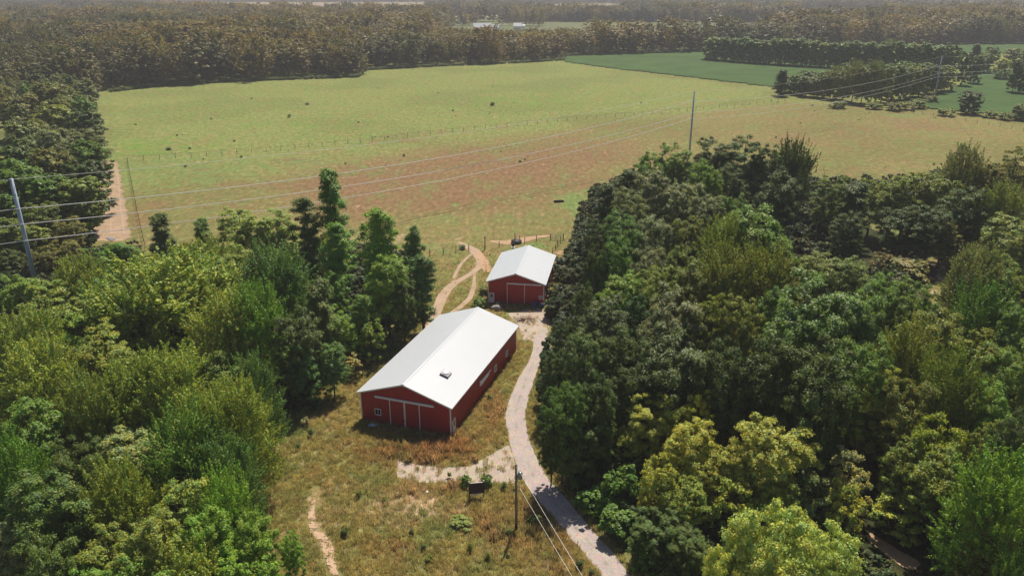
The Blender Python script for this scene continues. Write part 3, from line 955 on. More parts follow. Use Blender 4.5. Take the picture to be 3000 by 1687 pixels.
T_(730, 1335, 55, 6, 'round', 'bright', LF, 'leafy sapling beside the washed-out gully')
T_(620, 1380, 140, 9, 'airy', 'bright', LF)
T_(20, 1290, 130, 10, 'pale', 'grey', LF, 'grey-green tree in the bottom left corner')
T_(110, 1350, 150, 12, 'round', 'dark', LF)
T_(470, 1390, 180, 10, 'spiky', 'olive', LF)
T_(340, 1430, 180, 10, 'round', 'green', LF)
T_(200, 1440, 160, 10, 'round', 'green', LF)
T_(560, 1440, 160, 9, 'airy', 'bright', LF)
# right wood
T_(1700, 360, 110, 18, 'round', 'bright', RB, 'bright green tree at the top left of the right wood, below the middle power pole')
T_(1640, 380, 90, 17, 'round', 'bright', RB)
T_(1770, 400, 90, 18, 'round', 'bright', RB)
T_(1800, 345, 100, 19, 'round', 'dark', RB, 'dark tree just right of the middle power pole')
T_(1880, 342, 120, 20, 'round', 'dark', RB, 'highest dark tree on the back edge of the right wood')
T_(1945, 360, 90, 19, 'round', 'dark', RB)
T_(2000, 362, 80, 18, 'spiky', 'dark', RB, 'tufted dark tree on the corner of the back row beside the brown field')
T_(1960, 430, 120, 17, 'round', 'dark', RB)
T_(1840, 410, 90, 16, 'round', 'dark', RB)
T_(1580, 425, 80, 17, 'column', 'dark', RB)
T_(1530, 462, 70, 16, 'column', 'dark', RB, 'dark tree on the left shoulder of the right wood above the black trough')
T_(1640, 425, 120, 18, 'pale', 'grey', RB)
T_(1590, 470, 100, 17, 'round', 'grey', RB)
T_(1720, 455, 120, 17, 'pale', 'grey', RB)
T_(1790, 480, 110, 16, 'pale', 'grey', RB)
T_(1845, 485, 80, 16, 'round', 'bright', RB)
T_(1790, 425, 70, 16, 'round', 'bright', RB)
T_(1910, 516, 190, 19, 'round', 'bright', RM, 'large bright green dome in the middle of the right wood')
T_(1505, 545, 80, 15, 'round', 'dark', RM)
T_(1570, 530, 110, 17, 'round', 'green', RM)
T_(1650, 540, 120, 16, 'pale', 'grey', RM)
T_(1730, 545, 110, 16, 'round', 'olive', RM)
T_(1820, 570, 110, 16, 'spiky', 'olive', RM)
T_(1503, 615, 62, 14, 'round', 'dark', RM, 'dark tree on the left edge of the right wood beside the paddock fence')
T_(1555, 600, 100, 15, 'round', 'green', RM)
T_(1640, 610, 110, 16, 'pale', 'grey', RM)
T_(1720, 620, 110, 16, 'round', 'olive', RM)
T_(1505, 668, 50, 10, 'spiky', 'teal', RM, 'small bluish tufted tree on the left edge of the right wood')
T_(1570, 680, 130, 14, 'round', 'bright', RM, 'bright green tree in the right wood, level with the small barn')
T_(1650, 665, 110, 15, 'round', 'olive', RM)
T_(1750, 655, 120, 15, 'round', 'olive', RM)
T_(1840, 650, 130, 15, 'spiky', 'olive', RM)
T_(1930, 640, 130, 15, 'spiky', 'olive', RM)
T_(1990, 660, 110, 14, 'airy', 'brownolive', RM)
T_(1478, 720, 70, 11, 'round', 'dark', RM)
T_(1520, 750, 130, 14, 'pale', 'dark', RM, 'silvery-tipped dark tree next to the small red barn')
T_(1610, 740, 90, 13, 'round', 'teal', RM)
T_(1700, 720, 160, 16, 'pale', 'grey', RM, 'grey silvery dome in the middle of the right wood')
T_(1800, 740, 100, 15, 'airy', 'olive', RM)
T_(1870, 740, 110, 15, 'round', 'olive', RM)
T_(1970, 720, 110, 14, 'round', 'green', RM)
T_(2070, 690, 220, 19, 'pale', 'green', RM, 'biggest dome of the right wood, its leaves turned silver at the top')
T_(2170, 730, 150, 18, 'pale', 'green', RM)
T_(2130, 640, 120, 13, 'round', 'olive', RM)
T_(2060, 635, 110, 12, 'round', 'olive', RM)
T_(2230, 690, 110, 14, 'round', 'bright', RM)
T_(2310, 700, 120, 15, 'round', 'bright', RM, 'bright green tree right of the silver-topped dome')
T_(2360, 780, 150, 15, 'round', 'olive', RM)
T_(1425, 800, 66, 11, 'round', 'dark', RM)
T_(1470, 830, 110, 14, 'pale', 'green', RM, 'silvery-tipped tree leaning over the gravel road, nearest the big barn')
T_(1400, 880, 70, 10, 'round', 'dark', RM)
T_(1560, 820, 130, 14, 'round', 'dark', RM)
T_(1700, 830, 190, 16, 'pale', 'dark', RM, 'broad dark dome with silvery tips below the grey one')
T_(1630, 850, 100, 13, 'round', 'dark', RM)
T_(1420, 960, 110, 13, 'round', 'green', RM)
T_(1500, 930, 110, 13, 'round', 'dark', RM)
T_(1390, 1040, 70, 9, 'round', 'dark', RM)
T_(1830, 860, 140, 16, 'round', 'dark', RM)
T_(1930, 850, 160, 17, 'round', 'dark', RM)
T_(2060, 860, 190, 18, 'round', 'dark', RM)
T_(2180, 850, 150, 16, 'round', 'green', RM)
T_(2290, 830, 150, 15, 'spiky', 'olive', RM)
T_(2400, 900, 150, 15, 'spiky', 'olive', RM)
T_(1600, 920, 130, 12, 'round', 'dark', RM)
T_(1480, 1040, 110, 9, 'round', 'dark', RF)
T_(1850, 946, 120, 11, 'round', 'lime', RF, 'lime green round tree, the brightest spot in the middle of the right wood')
T_(1765, 978, 70, 11, 'airy', 'yellow', RF, 'narrow yellow-green tree beside the lime green one')
T_(1640, 1000, 120, 10, 'round', 'yellow', RF, 'yellow-green tree farthest left of the front group')
T_(1705, 1015, 100, 10, 'airy', 'yellow', RF)
T_(1590, 1060, 70, 7, 'airy', 'yellow', RF)
T_(1750, 1060, 130, 10, 'round', 'yellow', RF)
T_(1960, 1062, 180, 12, 'round', 'yellow', RF, 'wide yellow-green dome right of the front group')
T_(1860, 1100, 120, 10, 'round', 'yellow', RF)
T_(1790, 1120, 120, 9, 'airy', 'yellow', RF)
T_(1655, 1150, 100, 9, 'airy', 'yellow', RF, 'yellow tree with dead twigs, lowest of the front group')
T_(1720, 1200, 120, 8, 'airy', 'olive', RF)
T_(1860, 1200, 120, 8, 'scrub', 'yellow', RF)
T_(1960, 1200, 120, 8, 'round', 'olive', RF)
T_(2060, 1180, 120, 8, 'scrub', 'grey', RF)
T_(2140, 1200, 110, 8, 'scrub', 'yellow', RF)
T_(2150, 1120, 110, 9, 'scrub', 'palegrey', RF, 'greyish half-dead tree in the dark gap of the right wood')
T_(2215, 925, 110, 13, 'airy', 'yellow', RF, 'upright yellow-green tree in the dark part of the right wood')
T_(2300, 950, 130, 14, 'airy', 'brownolive', RF)
T_(2370, 1050, 130, 12, 'airy', 'lime', RF)
T_(2380, 1130, 150, 11, 'airy', 'olive', RF)
T_(2290, 1100, 110, 10, 'airy', 'olive', RF)
T_(2270, 1245, 120, 5, 'scrub', 'yellow', RF, 'arching yellow-green bush above the bare dirt patch')
T_(1960, 1285, 230, 11, 'willow', 'willow', RF, 'pale yellow-green billowing tree at the bottom, its highest crown')
T_(2080, 1330, 180, 9, 'willow', 'willow', RF, 'right-hand crown of the pale billowing trees at the bottom')
T_(1840, 1380, 130, 8, 'willow', 'willow', RF, 'left-hand crown of the pale billowing trees at the bottom')
T_(1950, 1420, 190, 8, 'willow', 'willow', RF, 'lowest crown of the pale billowing trees at the bottom')
T_(1650, 1290, 120, 6, 'round', 'dark', RF)
T_(1740, 1330, 110, 6, 'round', 'dark', RF)
T_(1560, 1180, 90, 5, 'shrub', 'green', RF)
T_(1500, 1225, 90, 3, 'shrub', 'green', RF)
T_(1560, 1280, 90, 3, 'shrub', 'green', RF)
T_(1640, 1370, 80, 3, 'shrub', 'green', RF)
T_(1710, 1430, 90, 3, 'shrub', 'dark', RF)
T_(2420, 1340, 110, 4.5, 'shrub', 'grey', RF, 'grey-blue bush right of the bare dirt patch')
T_(2540, 1190, 190, 13, 'spiky', 'bright', RF, 'large tufted bright green maple in the bottom right corner')
T_(2500, 1300, 120, 9, 'airy', 'brownolive', RF)
T_(2560, 1420, 110, 8, 'spiky', 'green', RF)
# far right side
T_(2100, 440, 90, 14, 'airy', 'olive', RE)
T_(2160, 455, 80, 14, 'column', 'dark', RE)
T_(2205, 445, 80, 13, 'airy', 'olive', RE)
T_(2255, 445, 90, 14, 'airy', 'olive', RE)
T_(2310, 430, 110, 15, 'airy', 'olive', RE)
T_(2370, 430, 110, 15, 'airy', 'olive', RE)
T_(2435, 380, 110, 18, 'spiky', 'grey', RE, 'tallest wind-blown grey-green tree on the right beside the brown field')
T_(2500, 400, 110, 17, 'airy', 'brownolive', RE)
T_(2565, 370, 110, 18, 'airy', 'brownolive', RE)
T_(2440, 470, 120, 15, 'round', 'dark', RE)
T_(2530, 470, 120, 15, 'spiky', 'olive', RE)
T_(2560, 540, 150, 16, 'round', 'olive', RE, 'wide olive tree cut off by the right side of the photo')
T_(2140, 530, 80, 11, 'round', 'dark', RE)
T_(2280, 510, 110, 12, 'airy', 'dark', RE)
T_(2350, 520, 110, 12, 'round', 'dark', RE)
T_(2382, 548, 80, 10, 'airy', 'brownolive', RE, 'lone open olive tree with its trunk showing in the small glade')
T_(2225, 625, 60, 4.5, 'scrub', 'brown', RE)
T_(2290, 650, 90, 4, 'shrub', 'brownolive', RE)
T_(2460, 640, 110, 14, 'spiky', 'grey', RE)
T_(2540, 640, 120, 15, 'airy', 'olive', RE)
T_(2480, 730, 150, 15, 'spiky', 'green', RE)
T_(2570, 760, 120, 15, 'round', 'green', RE)
T_(2450, 830, 140, 14, 'airy', 'olive', RE)
T_(2540, 860, 140, 14, 'round', 'bright', RE, 'bright green tree against the right side of the photo')
T_(2500, 960, 140, 13, 'round', 'bright', RE)
T_(2570, 1040, 120, 14, 'round', 'dark', RE)
T_(2480, 1060, 110, 12, 'airy', 'olive', RE)

# left belt along the bare strip
for (x_, y_, w_, h_, k_, c_) in ((205, 190, 66, 14, 'full', 'grey'), (192, 228, 84, 14, 'full', 'grey'), (205, 268, 84, 14, 'full', 'dark'), (212, 312, 92, 14, 'pale', 'grey'), (218, 352, 96, 14, 'full', 'green'),
        (205, 398, 100, 14, 'full', 'dark'), (188, 442, 104, 13, 'full', 'olive'), (172, 492, 84, 9, 'airy', 'brownolive'), (165, 545, 80, 8, 'airy', 'brownolive'), (160, 600, 70, 6, 'airy', 'brownolive'),
        (125, 205, 80, 15, 'full', 'brownolive'), (130, 252, 90, 15, 'full', 'olive'), (125, 312, 100, 15, 'pale', 'grey'), (125, 372, 100, 15, 'full', 'brownolive'), (112, 432, 110, 14, 'full', 'green'),
        (90, 500, 90, 10, 'airy', 'olive'), (75, 560, 84, 8, 'full', 'olive'), (95, 620, 74, 6, 'airy', 'brownolive'), (45, 232, 90, 16, 'full', 'brownolive'), (50, 292, 100, 16, 'full', 'grey'),
        (40, 352, 100, 15, 'full', 'dark'), (45, 412, 110, 15, 'full', 'green'), (18, 480, 96, 11, 'full', 'green'), (15, 550, 84, 8.5, 'full', 'olive'), (10, 625, 70, 5.5, 'round', 'dark')):
    T_(x_, y_, w_, h_, k_, c_, FR)

GLADE = [(q[0] * K, q[1] * K) for q in ((2060, 560), (2400, 540), (2440, 680), (2440, 790), (2370, 800), (2270, 720), (2160, 700), (2080, 640))]
BARE = [(2480, 1540), (2600, 1560), (2740, 1640), (2740, 1760), (2600, 1760), (2480, 1640)]
# polygons (pixels on the ground) of the woods, filled between the trees placed by hand
LEFTWOOD = [(-420, 1900), (-420, 830), (60, 800), (330, 745), (520, 745), (700, 760), (900, 740), (1060, 730), (1215, 760), (1245, 860), (1190, 950), (1060, 1040), (960, 1120), (800, 1240), (730, 1340), (710, 1480), (760, 1620), (790, 1900)]
RIGHTWOOD = [(1700, 640), (1760, 560), (1850, 515), (2050, 505), (2300, 505), (2420, 560), (2460, 640), (2700, 700), (2780, 800), (2750, 900), (2900, 1100), (3400, 1200), (3400, 1900), (2300, 1900), (2150, 1900), (1990, 1680), (1880, 1560), (1760, 1440), (1650, 1330), (1590, 1210), (1600, 1080), (1625, 900), (1640, 780)]
RSIDE = [(2380, 720), (2420, 560), (2700, 530), (3500, 470), (3500, 1250), (2900, 1120), (2820, 960), (2850, 800), (2720, 700)]
BELT = [(-900, 420), (-300, 330), (90, 300), (262, 285), (262, 400), (255, 470), (240, 560), (215, 660), (180, 720), (-100, 760), (-900, 800)]


def wpoly(pl): return [G(*p)[:2] for p in pl]


def fill(poly, dmin, hr, mix, area, cover, seed, maxn=200, sky=None):
    r = random.Random(seed)
    wp = wpoly(poly)
    xs = [p[0] for p in wp]; ys = [p[1] for p in wp]
    out = 0
    for _ in range(9000):
        if out >= maxn: break
        x = r.uniform(min(xs), max(xs)); y = r.uniform(min(ys), max(ys))
        if not inside(np.array([x]), np.array([y]), wp)[0]: continue
        h = r.uniform(*hr)
        px, py = PRn(x, y, h)
        if not (-150 < px < 3150 and py < 1760): continue
        if sky is not None and py < np.interp(px / K, [q[0] for q in sky], [q[1] for q in sky]) * K + 18: continue
        ok = not inside(np.array([x]), np.array([y]), wpoly(GLADE))[0] and not inside(np.array([x]), np.array([y]), wpoly(BARE))[0]
        for t_ in TREC:
            dd = math.hypot(t_['x'] - x, t_['y'] - y)
            if dd < max(dmin, cover * t_['w']): ok = False; break
        if not ok: continue
        k, c = r.choice(mix)
        put_tree(x, y, h, r.uniform(6.2, 9.0) * (h / 13), k, c, area if not callable(area) else area(x, y))
        out += 1
    return out


n1 = fill(LEFTWOOD, 5.2, (8, 12), [('round', 'green'), ('spiky', 'olive'), ('round', 'olive'), ('round', 'dark'), ('round', 'green')],
          lambda x, y: LB if y > 110 else (LM if y > 72 else LF), 1, 40,
          sky=[(-200, 720), (0, 705), (70, 700), (200, 650), (350, 640), (450, 600), (560, 545), (700, 540), (780, 520), (880, 600), (900, 640), (960, 640), (1040, 660), (1100, 720)])
n2 = fill(RIGHTWOOD, 5.5, (9, 13), [('round', 'dark'), ('pale', 'green'), ('round', 'green'), ('airy', 'olive'), ('round', 'dark')],
          lambda x, y: RB if y > 150 else (RM if y > 75 else RF), 2, 34,
          sky=[(1300, 1000), (1350, 820), (1450, 640), (1480, 540), (1560, 430), (1700, 380), (2030, 390), (2060, 470), (2300, 450), (2400, 420), (2576, 390)])
n3 = fill(BELT, 6.2, (12, 16), [('full', 'olive'), ('pale', 'grey'), ('full', 'dark'), ('full', 'green'), ('airy', 'brownolive'), ('full', 'grey')], FR, .5, 3, 40)
print('fill', n1, n2, n3, len(TREC))

# hedgerow and clump right of the bean field, seen about 400 m away
def tree_base(px, py, pytop, wpx, kind, col, desc=None, area='beside the far bean field', **kw):
    x, y, _ = G(px, py)
    lo, hi = 0.0, 50.0
    for _ in range(40):
        m_ = (lo + hi) / 2
        if PRn(x, y, m_)[1] > pytop: lo = m_
        else: hi = m_
    wd = wpx * y / CAM_F * 0.98
    return put_tree(x, y, lo, wd, kind, col, area, desc, **kw)


tree_base(2286, 282, 205, 58, 'juniper', 'dark', 'dark cone tree at the left end of the clump beside the pasture')
tree_base(2335, 278, 212, 52, 'full', 'green')
tree_base(2385, 285, 222, 55, 'full', 'grey')
tree_base(2440, 290, 200, 62, 'spiky', 'grey')
tree_base(2495, 300, 186, 62, 'spiky', 'grey', 'tall grey-green tree in the middle of the clump by the bean field')
tree_base(2550, 303, 190, 60, 'spiky', 'grey')
tree_base(2610, 292, 184, 62, 'full', 'olive')
tree_base(2665, 285, 186, 58, 'full', 'olive')
tree_base(2715, 276, 190, 52, 'full', 'dark')
tree_base(2765, 268, 190, 52, 'full', 'olive')
for a_, b_, c_ in ((2310, 272, 216), (2360, 283, 222), (2412, 288, 212), (2467, 296, 200), (2522, 304, 194), (2580, 300, 192), (2638, 292, 190), (2690, 284, 192), (2740, 274, 192)):
    tree_base(a_, b_, c_, 56, 'full', 'grey')
for a_, b_, c_ in ((2360, 262, 205), (2420, 270, 205), (2470, 272, 186), (2525, 276, 182), (2580, 272, 180), (2640, 266, 178), (2700, 258, 182)):
    tree_base(a_, b_, c_, 60, 'full', 'green')
tree_base(2815, 252, 150, 40, 'full', 'dark', 'tall dark tree left of the far pole wires, first of a dark pair')
tree_base(2850, 246, 155, 42, 'full', 'dark')
tree_base(2836, 334, 266, 72, 'full', 'dark', 'solitary dark tree standing in the right-hand bean field')
tree_base(2992, 352, 300, 62, 'full', 'olive', 'olive tree at the right side of the photo beside the bean field')
for i, (a, b) in enumerate(((2965, 272), (3000, 276), (3040, 280))): tree_base(a, b, 176, 44, 'full', 'dark')
for i, (a, b, c) in enumerate(((2455, 318, 296), (2620, 325, 300), (2655, 322, 298), (2690, 318, 290), (2770, 340, 318), (2900, 345, 325), (2945, 352, 330), (2725, 300, 280), (2560, 320, 302))):
    tree_base(a, b, c, 55, 'shrub', 'olive', area='along the near margin of the far bean field')
for i in range(27):                                        # windbreak
    f = i / 26.0
    tree_base(2085 + 690 * f, 176 + 42 * f ** 0.8, 106 + 22 * f + random.uniform(-7, 7), 62, 'full', random.choice(['green', 'olive', 'green']), area='in the windbreak behind the bean field')
for a, b, c, k, col in ((2880, 215, 150, 'full', 'olive'), (2850, 190, 130, 'juniper', 'dark'), (2900, 185, 135, 'full', 'green'), (2930, 232, 170, 'full', 'yellow'), (2960, 195, 140, 'full', 'olive'), (3000, 200, 140, 'full', 'olive')):
    tree_base(a, b, c, 50, k, col)

# front row of the far wood: one by one along its edge
EDGE = [(60, 322), (175, 300), (285, 273), (460, 253), (700, 237), (880, 231), (1050, 225), (1068, 205), (1300, 193), (1500, 185), (1648, 176), (1655, 164), (1850, 157), (2065, 151)]
rest = max(0, 298 - len(TREC))
we = np.array([G(*p)[:2] for p in EDGE]); ss = np.concatenate([[0], np.cumsum(np.linalg.norm(np.diff(we, axis=0), axis=1))])
for i in range(rest):
    t_ = (i + .5) / rest * ss[-1]
    x = np.interp(t_, ss, we[:, 0]); y = np.interp(t_, ss, we[:, 1])
    h = random.uniform(15, 21)
    put_tree(x + random.uniform(-1.5, 1.5), y + random.uniform(-1, 4), h, random.uniform(9, 13), random.choice(['full', 'full', 'full', 'round', 'pale']), random.choice(['brownolive', 'brown', 'brown', 'olive']),
             'edge', 'brownish tree in the unbroken front row of the far wood behind the green pasture', group='front row of the far wood', shared=True)

# labels
ORD = ['first', 'second', 'third', 'fourth', 'fifth', 'sixth', 'seventh', 'eighth', 'ninth', 'tenth', 'eleventh', 'twelfth', 'thirteenth', 'fourteenth', 'fifteenth', 'sixteenth', 'seventeenth', 'eighteenth', 'nineteenth', 'twentieth', 'twenty-first', 'twenty-second', 'twenty-third', 'twenty-fourth', 'twenty-fifth']
groups = {}
for t_ in TREC:
    k0 = t_['kind']
    t_['px'], t_['py'] = PRn(t_['x'], t_['y'], t_['h'])
    if t_['desc'] is None: groups.setdefault((t_['area'], t_['kind'], t_['col']), []).append(t_)
for (area, kind, col), lst in groups.items():
    lst.sort(key=lambda q: q['px'])
    base = '%s %s %s' % (COLWORD[col], KINDWORD[kind], 'shrub' if kind == 'shrub' else 'tree')
    for i, q in enumerate(lst):
        q['desc'] = '%s %s' % (base, area) if len(lst) == 1 else ('%s %s, %s such from left' % (base, area.replace('in the middle', 'amid').replace('amid of', 'amid').replace('along the back of', 'at the back of'), ORD[min(i, 24)]))
labs_ = {}
for t_ in TREC:
    if not t_['shared']: labs_.setdefault(' '.join(t_['desc'].split()[:16]), []).append(t_)
print('dups', [(k, len(v)) for k, v in labs_.items() if len(v) > 1])
print('long', [t_['desc'] for t_ in TREC if len(t_['desc'].split()) > 16][:10], [t_['desc'] for t_ in random.sample(TREC, 12)])
for t_ in TREC:
    words = t_['desc'].split()
    lab = ' '.join(words[:16])
    tag(t_['o'], lab, CATS.get(t_['kind'], 'tree'), t_['group'] or ('trees ' + t_['area'] if t_['kind'] != 'shrub' else 'bushes ' + t_['area']))

# ------------------------------------------------------------------ scatter of uncountable stuff
def vnoise(X, Y, sc, seed):
    """smooth value noise"""
    r = np.random.default_rng(seed); T = r.random((64, 64))
    x = X / sc; y = Y / sc
    xi = np.floor(x).astype(int); yi = np.floor(y).astype(int); fx = x - xi; fy = y - yi
    fx = fx * fx * (3 - 2 * fx); fy = fy * fy * (3 - 2 * fy)
    g = lambda i, j: T[(i % 64), (j % 64)]
    return (g(xi, yi) * (1 - fx) + g(xi + 1, yi) * fx) * (1 - fy) + (g(xi, yi + 1) * (1 - fx) + g(xi + 1, yi + 1) * fx) * fy


def hidden_source(names_meshes):
    c = bpy.data.collections.new('scatter_sources')
    for i, (nm, me) in enumerate(names_meshes):
        o = bpy.data.objects.new('%02d_%s' % (i, nm), me); c.objects.link(o)
    return c


def scatter(name, co, rot, scl, tint, idx, sources, label, cat):
    n = len(co)
    me = bpy.data.meshes.new(name)
    me.vertices.add(n); me.vertices.foreach_set('co', np.asarray(co, np.float32).ravel())
    for k, v in (('rot', rot), ('scl', scl), ('tint', tint)):
        a = me.attributes.new(k, 'FLOAT_VECTOR', 'POINT'); a.data.foreach_set('vector', np.asarray(v, np.float32).ravel())
    a = me.attributes.new('idx', 'INT', 'POINT'); a.data.foreach_set('value', np.asarray(idx, np.int32))
    o = link(name, me)
    ng = bpy.data.node_groups.new(name + '_nodes', 'GeometryNodeTree')
    ng.interface.new_socket('Geometry', in_out='INPUT', socket_type='NodeSocketGeometry')
    ng.interface.new_socket('Geometry', in_out='OUTPUT', socket_type='NodeSocketGeometry')
    N = ng.nodes; L = ng.links
    gi = N.new('NodeGroupInput'); go = N.new('NodeGroupOutput')
    ci = N.new('GeometryNodeCollectionInfo'); ci.inputs['Collection'].default_value = sources
    ci.inputs['Separate Children'].default_value = True; ci.inputs['Reset Children'].default_value = True
    ip = N.new('GeometryNodeInstanceOnPoints'); ip.inputs['Pick Instance'].default_value = True

    def na(nm, typ):
        a_ = N.new('GeometryNodeInputNamedAttribute'); a_.data_type = typ; a_.inputs['Name'].default_value = nm
        return a_.outputs['Attribute']
    L.new(gi.outputs[0], ip.inputs['Points']); L.new(ci.outputs[0], ip.inputs['Instance'])
    L.new(na('idx', 'INT'), ip.inputs['Instance Index'])
    e2r = N.new('FunctionNodeEulerToRotation'); L.new(na('rot', 'FLOAT_VECTOR'), e2r.inputs[0]); L.new(e2r.outputs[0], ip.inputs['Rotation'])
    L.new(na('scl', 'FLOAT_VECTOR'), ip.inputs['Scale']); L.new(ip.outputs[0], go.inputs[0])
    md = o.modifiers.new('scatter', 'NODES'); md.node_group = ng
    return tag(o, label, cat, kind='stuff')


def far_tree(kind, seed, **kw):
    q, P = tree_crown(kind, seed, **kw)
    return quads_mesh('far_crown', q, M['leafstuff'])


src_far = hidden_source([('far%d' % i, far_tree(k, 50 + i, nclu=70, nleaf=56, leaf=0.62, H=18, R=5.6, z0=.08)) for i, k in enumerate(('round', 'round', 'round', 'spiky'))])
src_vfar = hidden_source([('vfar%d' % i, far_tree('round', 70 + i, nclu=40, nleaf=12, leaf=1.9, H=18, R=6.2, z0=.05)) for i in range(3)])

FIELDS = [[(-50, 690), (150, 695), (230, 770), (390, 1085), (-90, 1085)],
          [(-620, 1400), (-140, 1400), (-250, 2500), (-1100, 2500)],
          [(20, 1400), (190, 1380), (300, 2300), (0, 2300)],
          [(380, 1060), (470, 1060), (680, 1540), (510, 1540)],
          [(900, 1750), (1500, 1700), (1900, 2500), (1000, 2600)],
          [(-1900, 1200), (-900, 1150), (-1000, 1330), (-2000, 1380)],
          [(-400, 2950), (800, 2950), (900, 3300), (-500, 3300)]]
_r = random.Random(4)
for _k in range(16):                                        # narrow fields between the farther woods
    _y = _r.uniform(980, 2300); _x = _r.uniform(-.7, .7) * _y; _w = _r.uniform(90, 330); _d = _r.uniform(60, 190) * _y / 1200; _s = _r.uniform(-40, 40)
    FIELDS.append([(_x - _w, _y), (_x + _w, _y + _s), (_x + _w * 1.1, _y + _d + _s), (_x - _w, _y + _d)])
for i, f_ in enumerate(FIELDS):
    poly_sheet('field', f_, -0.05 - .004 * i, M['tanfield'] if i in (1, 2, 4, 6, 9, 13, 17) else M['greenfield'])


def forest_points(y0, y1, spacing, seed):
    r = np.random.default_rng(seed)
    xm = y1 * 0.78 + 60
    xs = np.arange(-xm, xm, spacing); ys = np.arange(y0, y1, spacing)
    X, Y = np.meshgrid(xs, ys)
    X = X.ravel() + r.uniform(-.48, .48, X.size) * spacing; Y = Y.ravel() + r.uniform(-.48, .48, Y.size) * spacing
    k = np.abs(X) < Y * 0.74 + 60
    X, Y = X[k], Y[k]
    ok = np.ones(len(X), bool)
    for f_ in FIELDS: ok &= ~inside(X, Y, f_)
    return X[ok], Y[ok], r


EW = [G(*p)[:2] for p in ([(-1500, 380), (-300, 350), (60, 316)] + EDGE[1:] + [(2500, 138), (2800, 131), (3600, 122)])]
ew = np.array(EW)
X, Y, r_ = forest_points(230, 1250, 8.6, 5)
ybound = np.interp(X, ew[:, 0], ew[:, 1], left=ew[0, 1], right=ew[-1, 1])
# the wood starts behind its edge line; the line turns back once, so test by polygon
wpolyA = [tuple(p) for p in ew] + [(3000, 1300), (-3000, 1300)]
k = inside(X, Y, wpolyA)
pxx, pyy = PRn(X, Y, 0 * X)
k &= ~((Y < 620) & (np.abs(ybound - Y) < 5))
X, Y = X[k], Y[k]


def forest_obj(name, X, Y, src, nsrc, r, hmin, hmax, label, palette):
    n = len(X)
    h = r.uniform(hmin, hmax, n) / 18.0
    wv = h * r.uniform(.85, 1.5, n)
    pal = np.array(palette)
    t_ = pal[r.integers(0, len(pal), n)] * r.uniform(.6, 1.4, (n, 1))
    patch = vnoise(X + 5000, Y + 500, 85, 9)[:, None] * .6 + vnoise(X + 5000, Y, 30, 8)[:, None] * .4
    t_ = t_ * (1 - np.clip((patch - .5) * 3, 0, .75)) + np.array((0.085, 0.105, 0.045)) * np.clip((patch - .5) * 3, 0, .75)
    h = h * (.8 + .45 * vnoise(X + 9000, Y + 900, 45, 12))
    h = np.where((X > -75) & (X < 60) & (Y > 570) & (Y < 1000), np.minimum(h, .98), h)
    wv = h * r.uniform(.85, 1.5, n)
    return scatter(name, np.stack([X, Y, 0 * X - .2], -1), np.stack([0 * X, 0 * X, r.uniform(0, 6.28, n)], -1), np.stack([wv, wv, h], -1), t_, r.integers(0, nsrc, n), src, label, 'forest')


PALB = [(0.250, 0.180, 0.062), (0.200, 0.152, 0.055), (0.280, 0.200, 0.070), (0.170, 0.150, 0.055), (0.225, 0.190, 0.080)]
forest_obj('forest', X, Y, src_far, 4, r_, 12, 25, 'brownish unbroken wood stretching away behind the green pasture', PALB)
print('far forest', len(X))
X, Y, r_ = forest_points(1250, 2100, 10, 6)
forest_obj('forest', X, Y, src_far, 4, r_, 14, 22, 'hazy wooded country beyond the brownish wood', [(0.13, 0.115, 0.055), (0.15, 0.12, 0.055), (0.12, 0.10, 0.045)])
print('mid forest', len(X))
X, Y, r_ = forest_points(2100, 4600, 24, 7)
forest_obj('forest', X, Y, src_vfar, 3, r_, 22, 30, 'palest tree masses close to the horizon', [(0.13, 0.12, 0.06), (0.15, 0.13, 0.06)])
print('vfar', len(X))

# undergrowth beneath the woods and along their margins
src_bush = hidden_source([('bush%d' % i, far_tree('shrub', 90 + i, nclu=26, nleaf=60, leaf=0.26, H=2.2, R=1.5, z0=.0)) for i in range(3)])


def area_points(poly, dens, seed, ymin=30):
    r = np.random.default_rng(seed)
    wp = wpoly(poly)
    xs = [p[0] for p in wp]; ys = [p[1] for p in wp]
    A = (max(xs) - min(xs)) * (max(ys) - min(ys))
    n = int(A * dens)
    X = r.uniform(min(xs), max(xs), n); Y = r.uniform(min(ys), max(ys), n)
    k = inside(X, Y, wp) & (Y > ymin)
    X, Y = X[k], Y[k]
    px, py = PRn(X, Y, 0 * X)
    k = (px > -250) & (px < 3250) & (py < 1900)
    return X[k], Y[k], r


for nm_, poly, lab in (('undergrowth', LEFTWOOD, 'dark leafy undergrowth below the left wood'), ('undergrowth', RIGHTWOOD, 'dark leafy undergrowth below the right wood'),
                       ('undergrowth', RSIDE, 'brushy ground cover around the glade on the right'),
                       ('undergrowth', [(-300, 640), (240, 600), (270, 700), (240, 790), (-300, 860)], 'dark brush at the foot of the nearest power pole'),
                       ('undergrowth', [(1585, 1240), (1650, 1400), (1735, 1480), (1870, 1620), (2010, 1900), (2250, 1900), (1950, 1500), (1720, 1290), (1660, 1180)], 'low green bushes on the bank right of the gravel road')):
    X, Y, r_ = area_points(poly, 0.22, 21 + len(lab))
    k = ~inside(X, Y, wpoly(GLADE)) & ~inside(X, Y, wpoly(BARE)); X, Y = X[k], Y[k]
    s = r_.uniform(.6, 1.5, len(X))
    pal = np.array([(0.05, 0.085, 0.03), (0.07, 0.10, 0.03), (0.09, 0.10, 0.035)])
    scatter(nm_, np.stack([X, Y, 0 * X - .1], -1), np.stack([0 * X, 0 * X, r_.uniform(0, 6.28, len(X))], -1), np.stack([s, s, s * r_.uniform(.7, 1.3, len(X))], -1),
            pal[r_.integers(0, 3, len(X))], r_.integers(0, 3, len(X)), src_bush, lab, 'undergrowth')
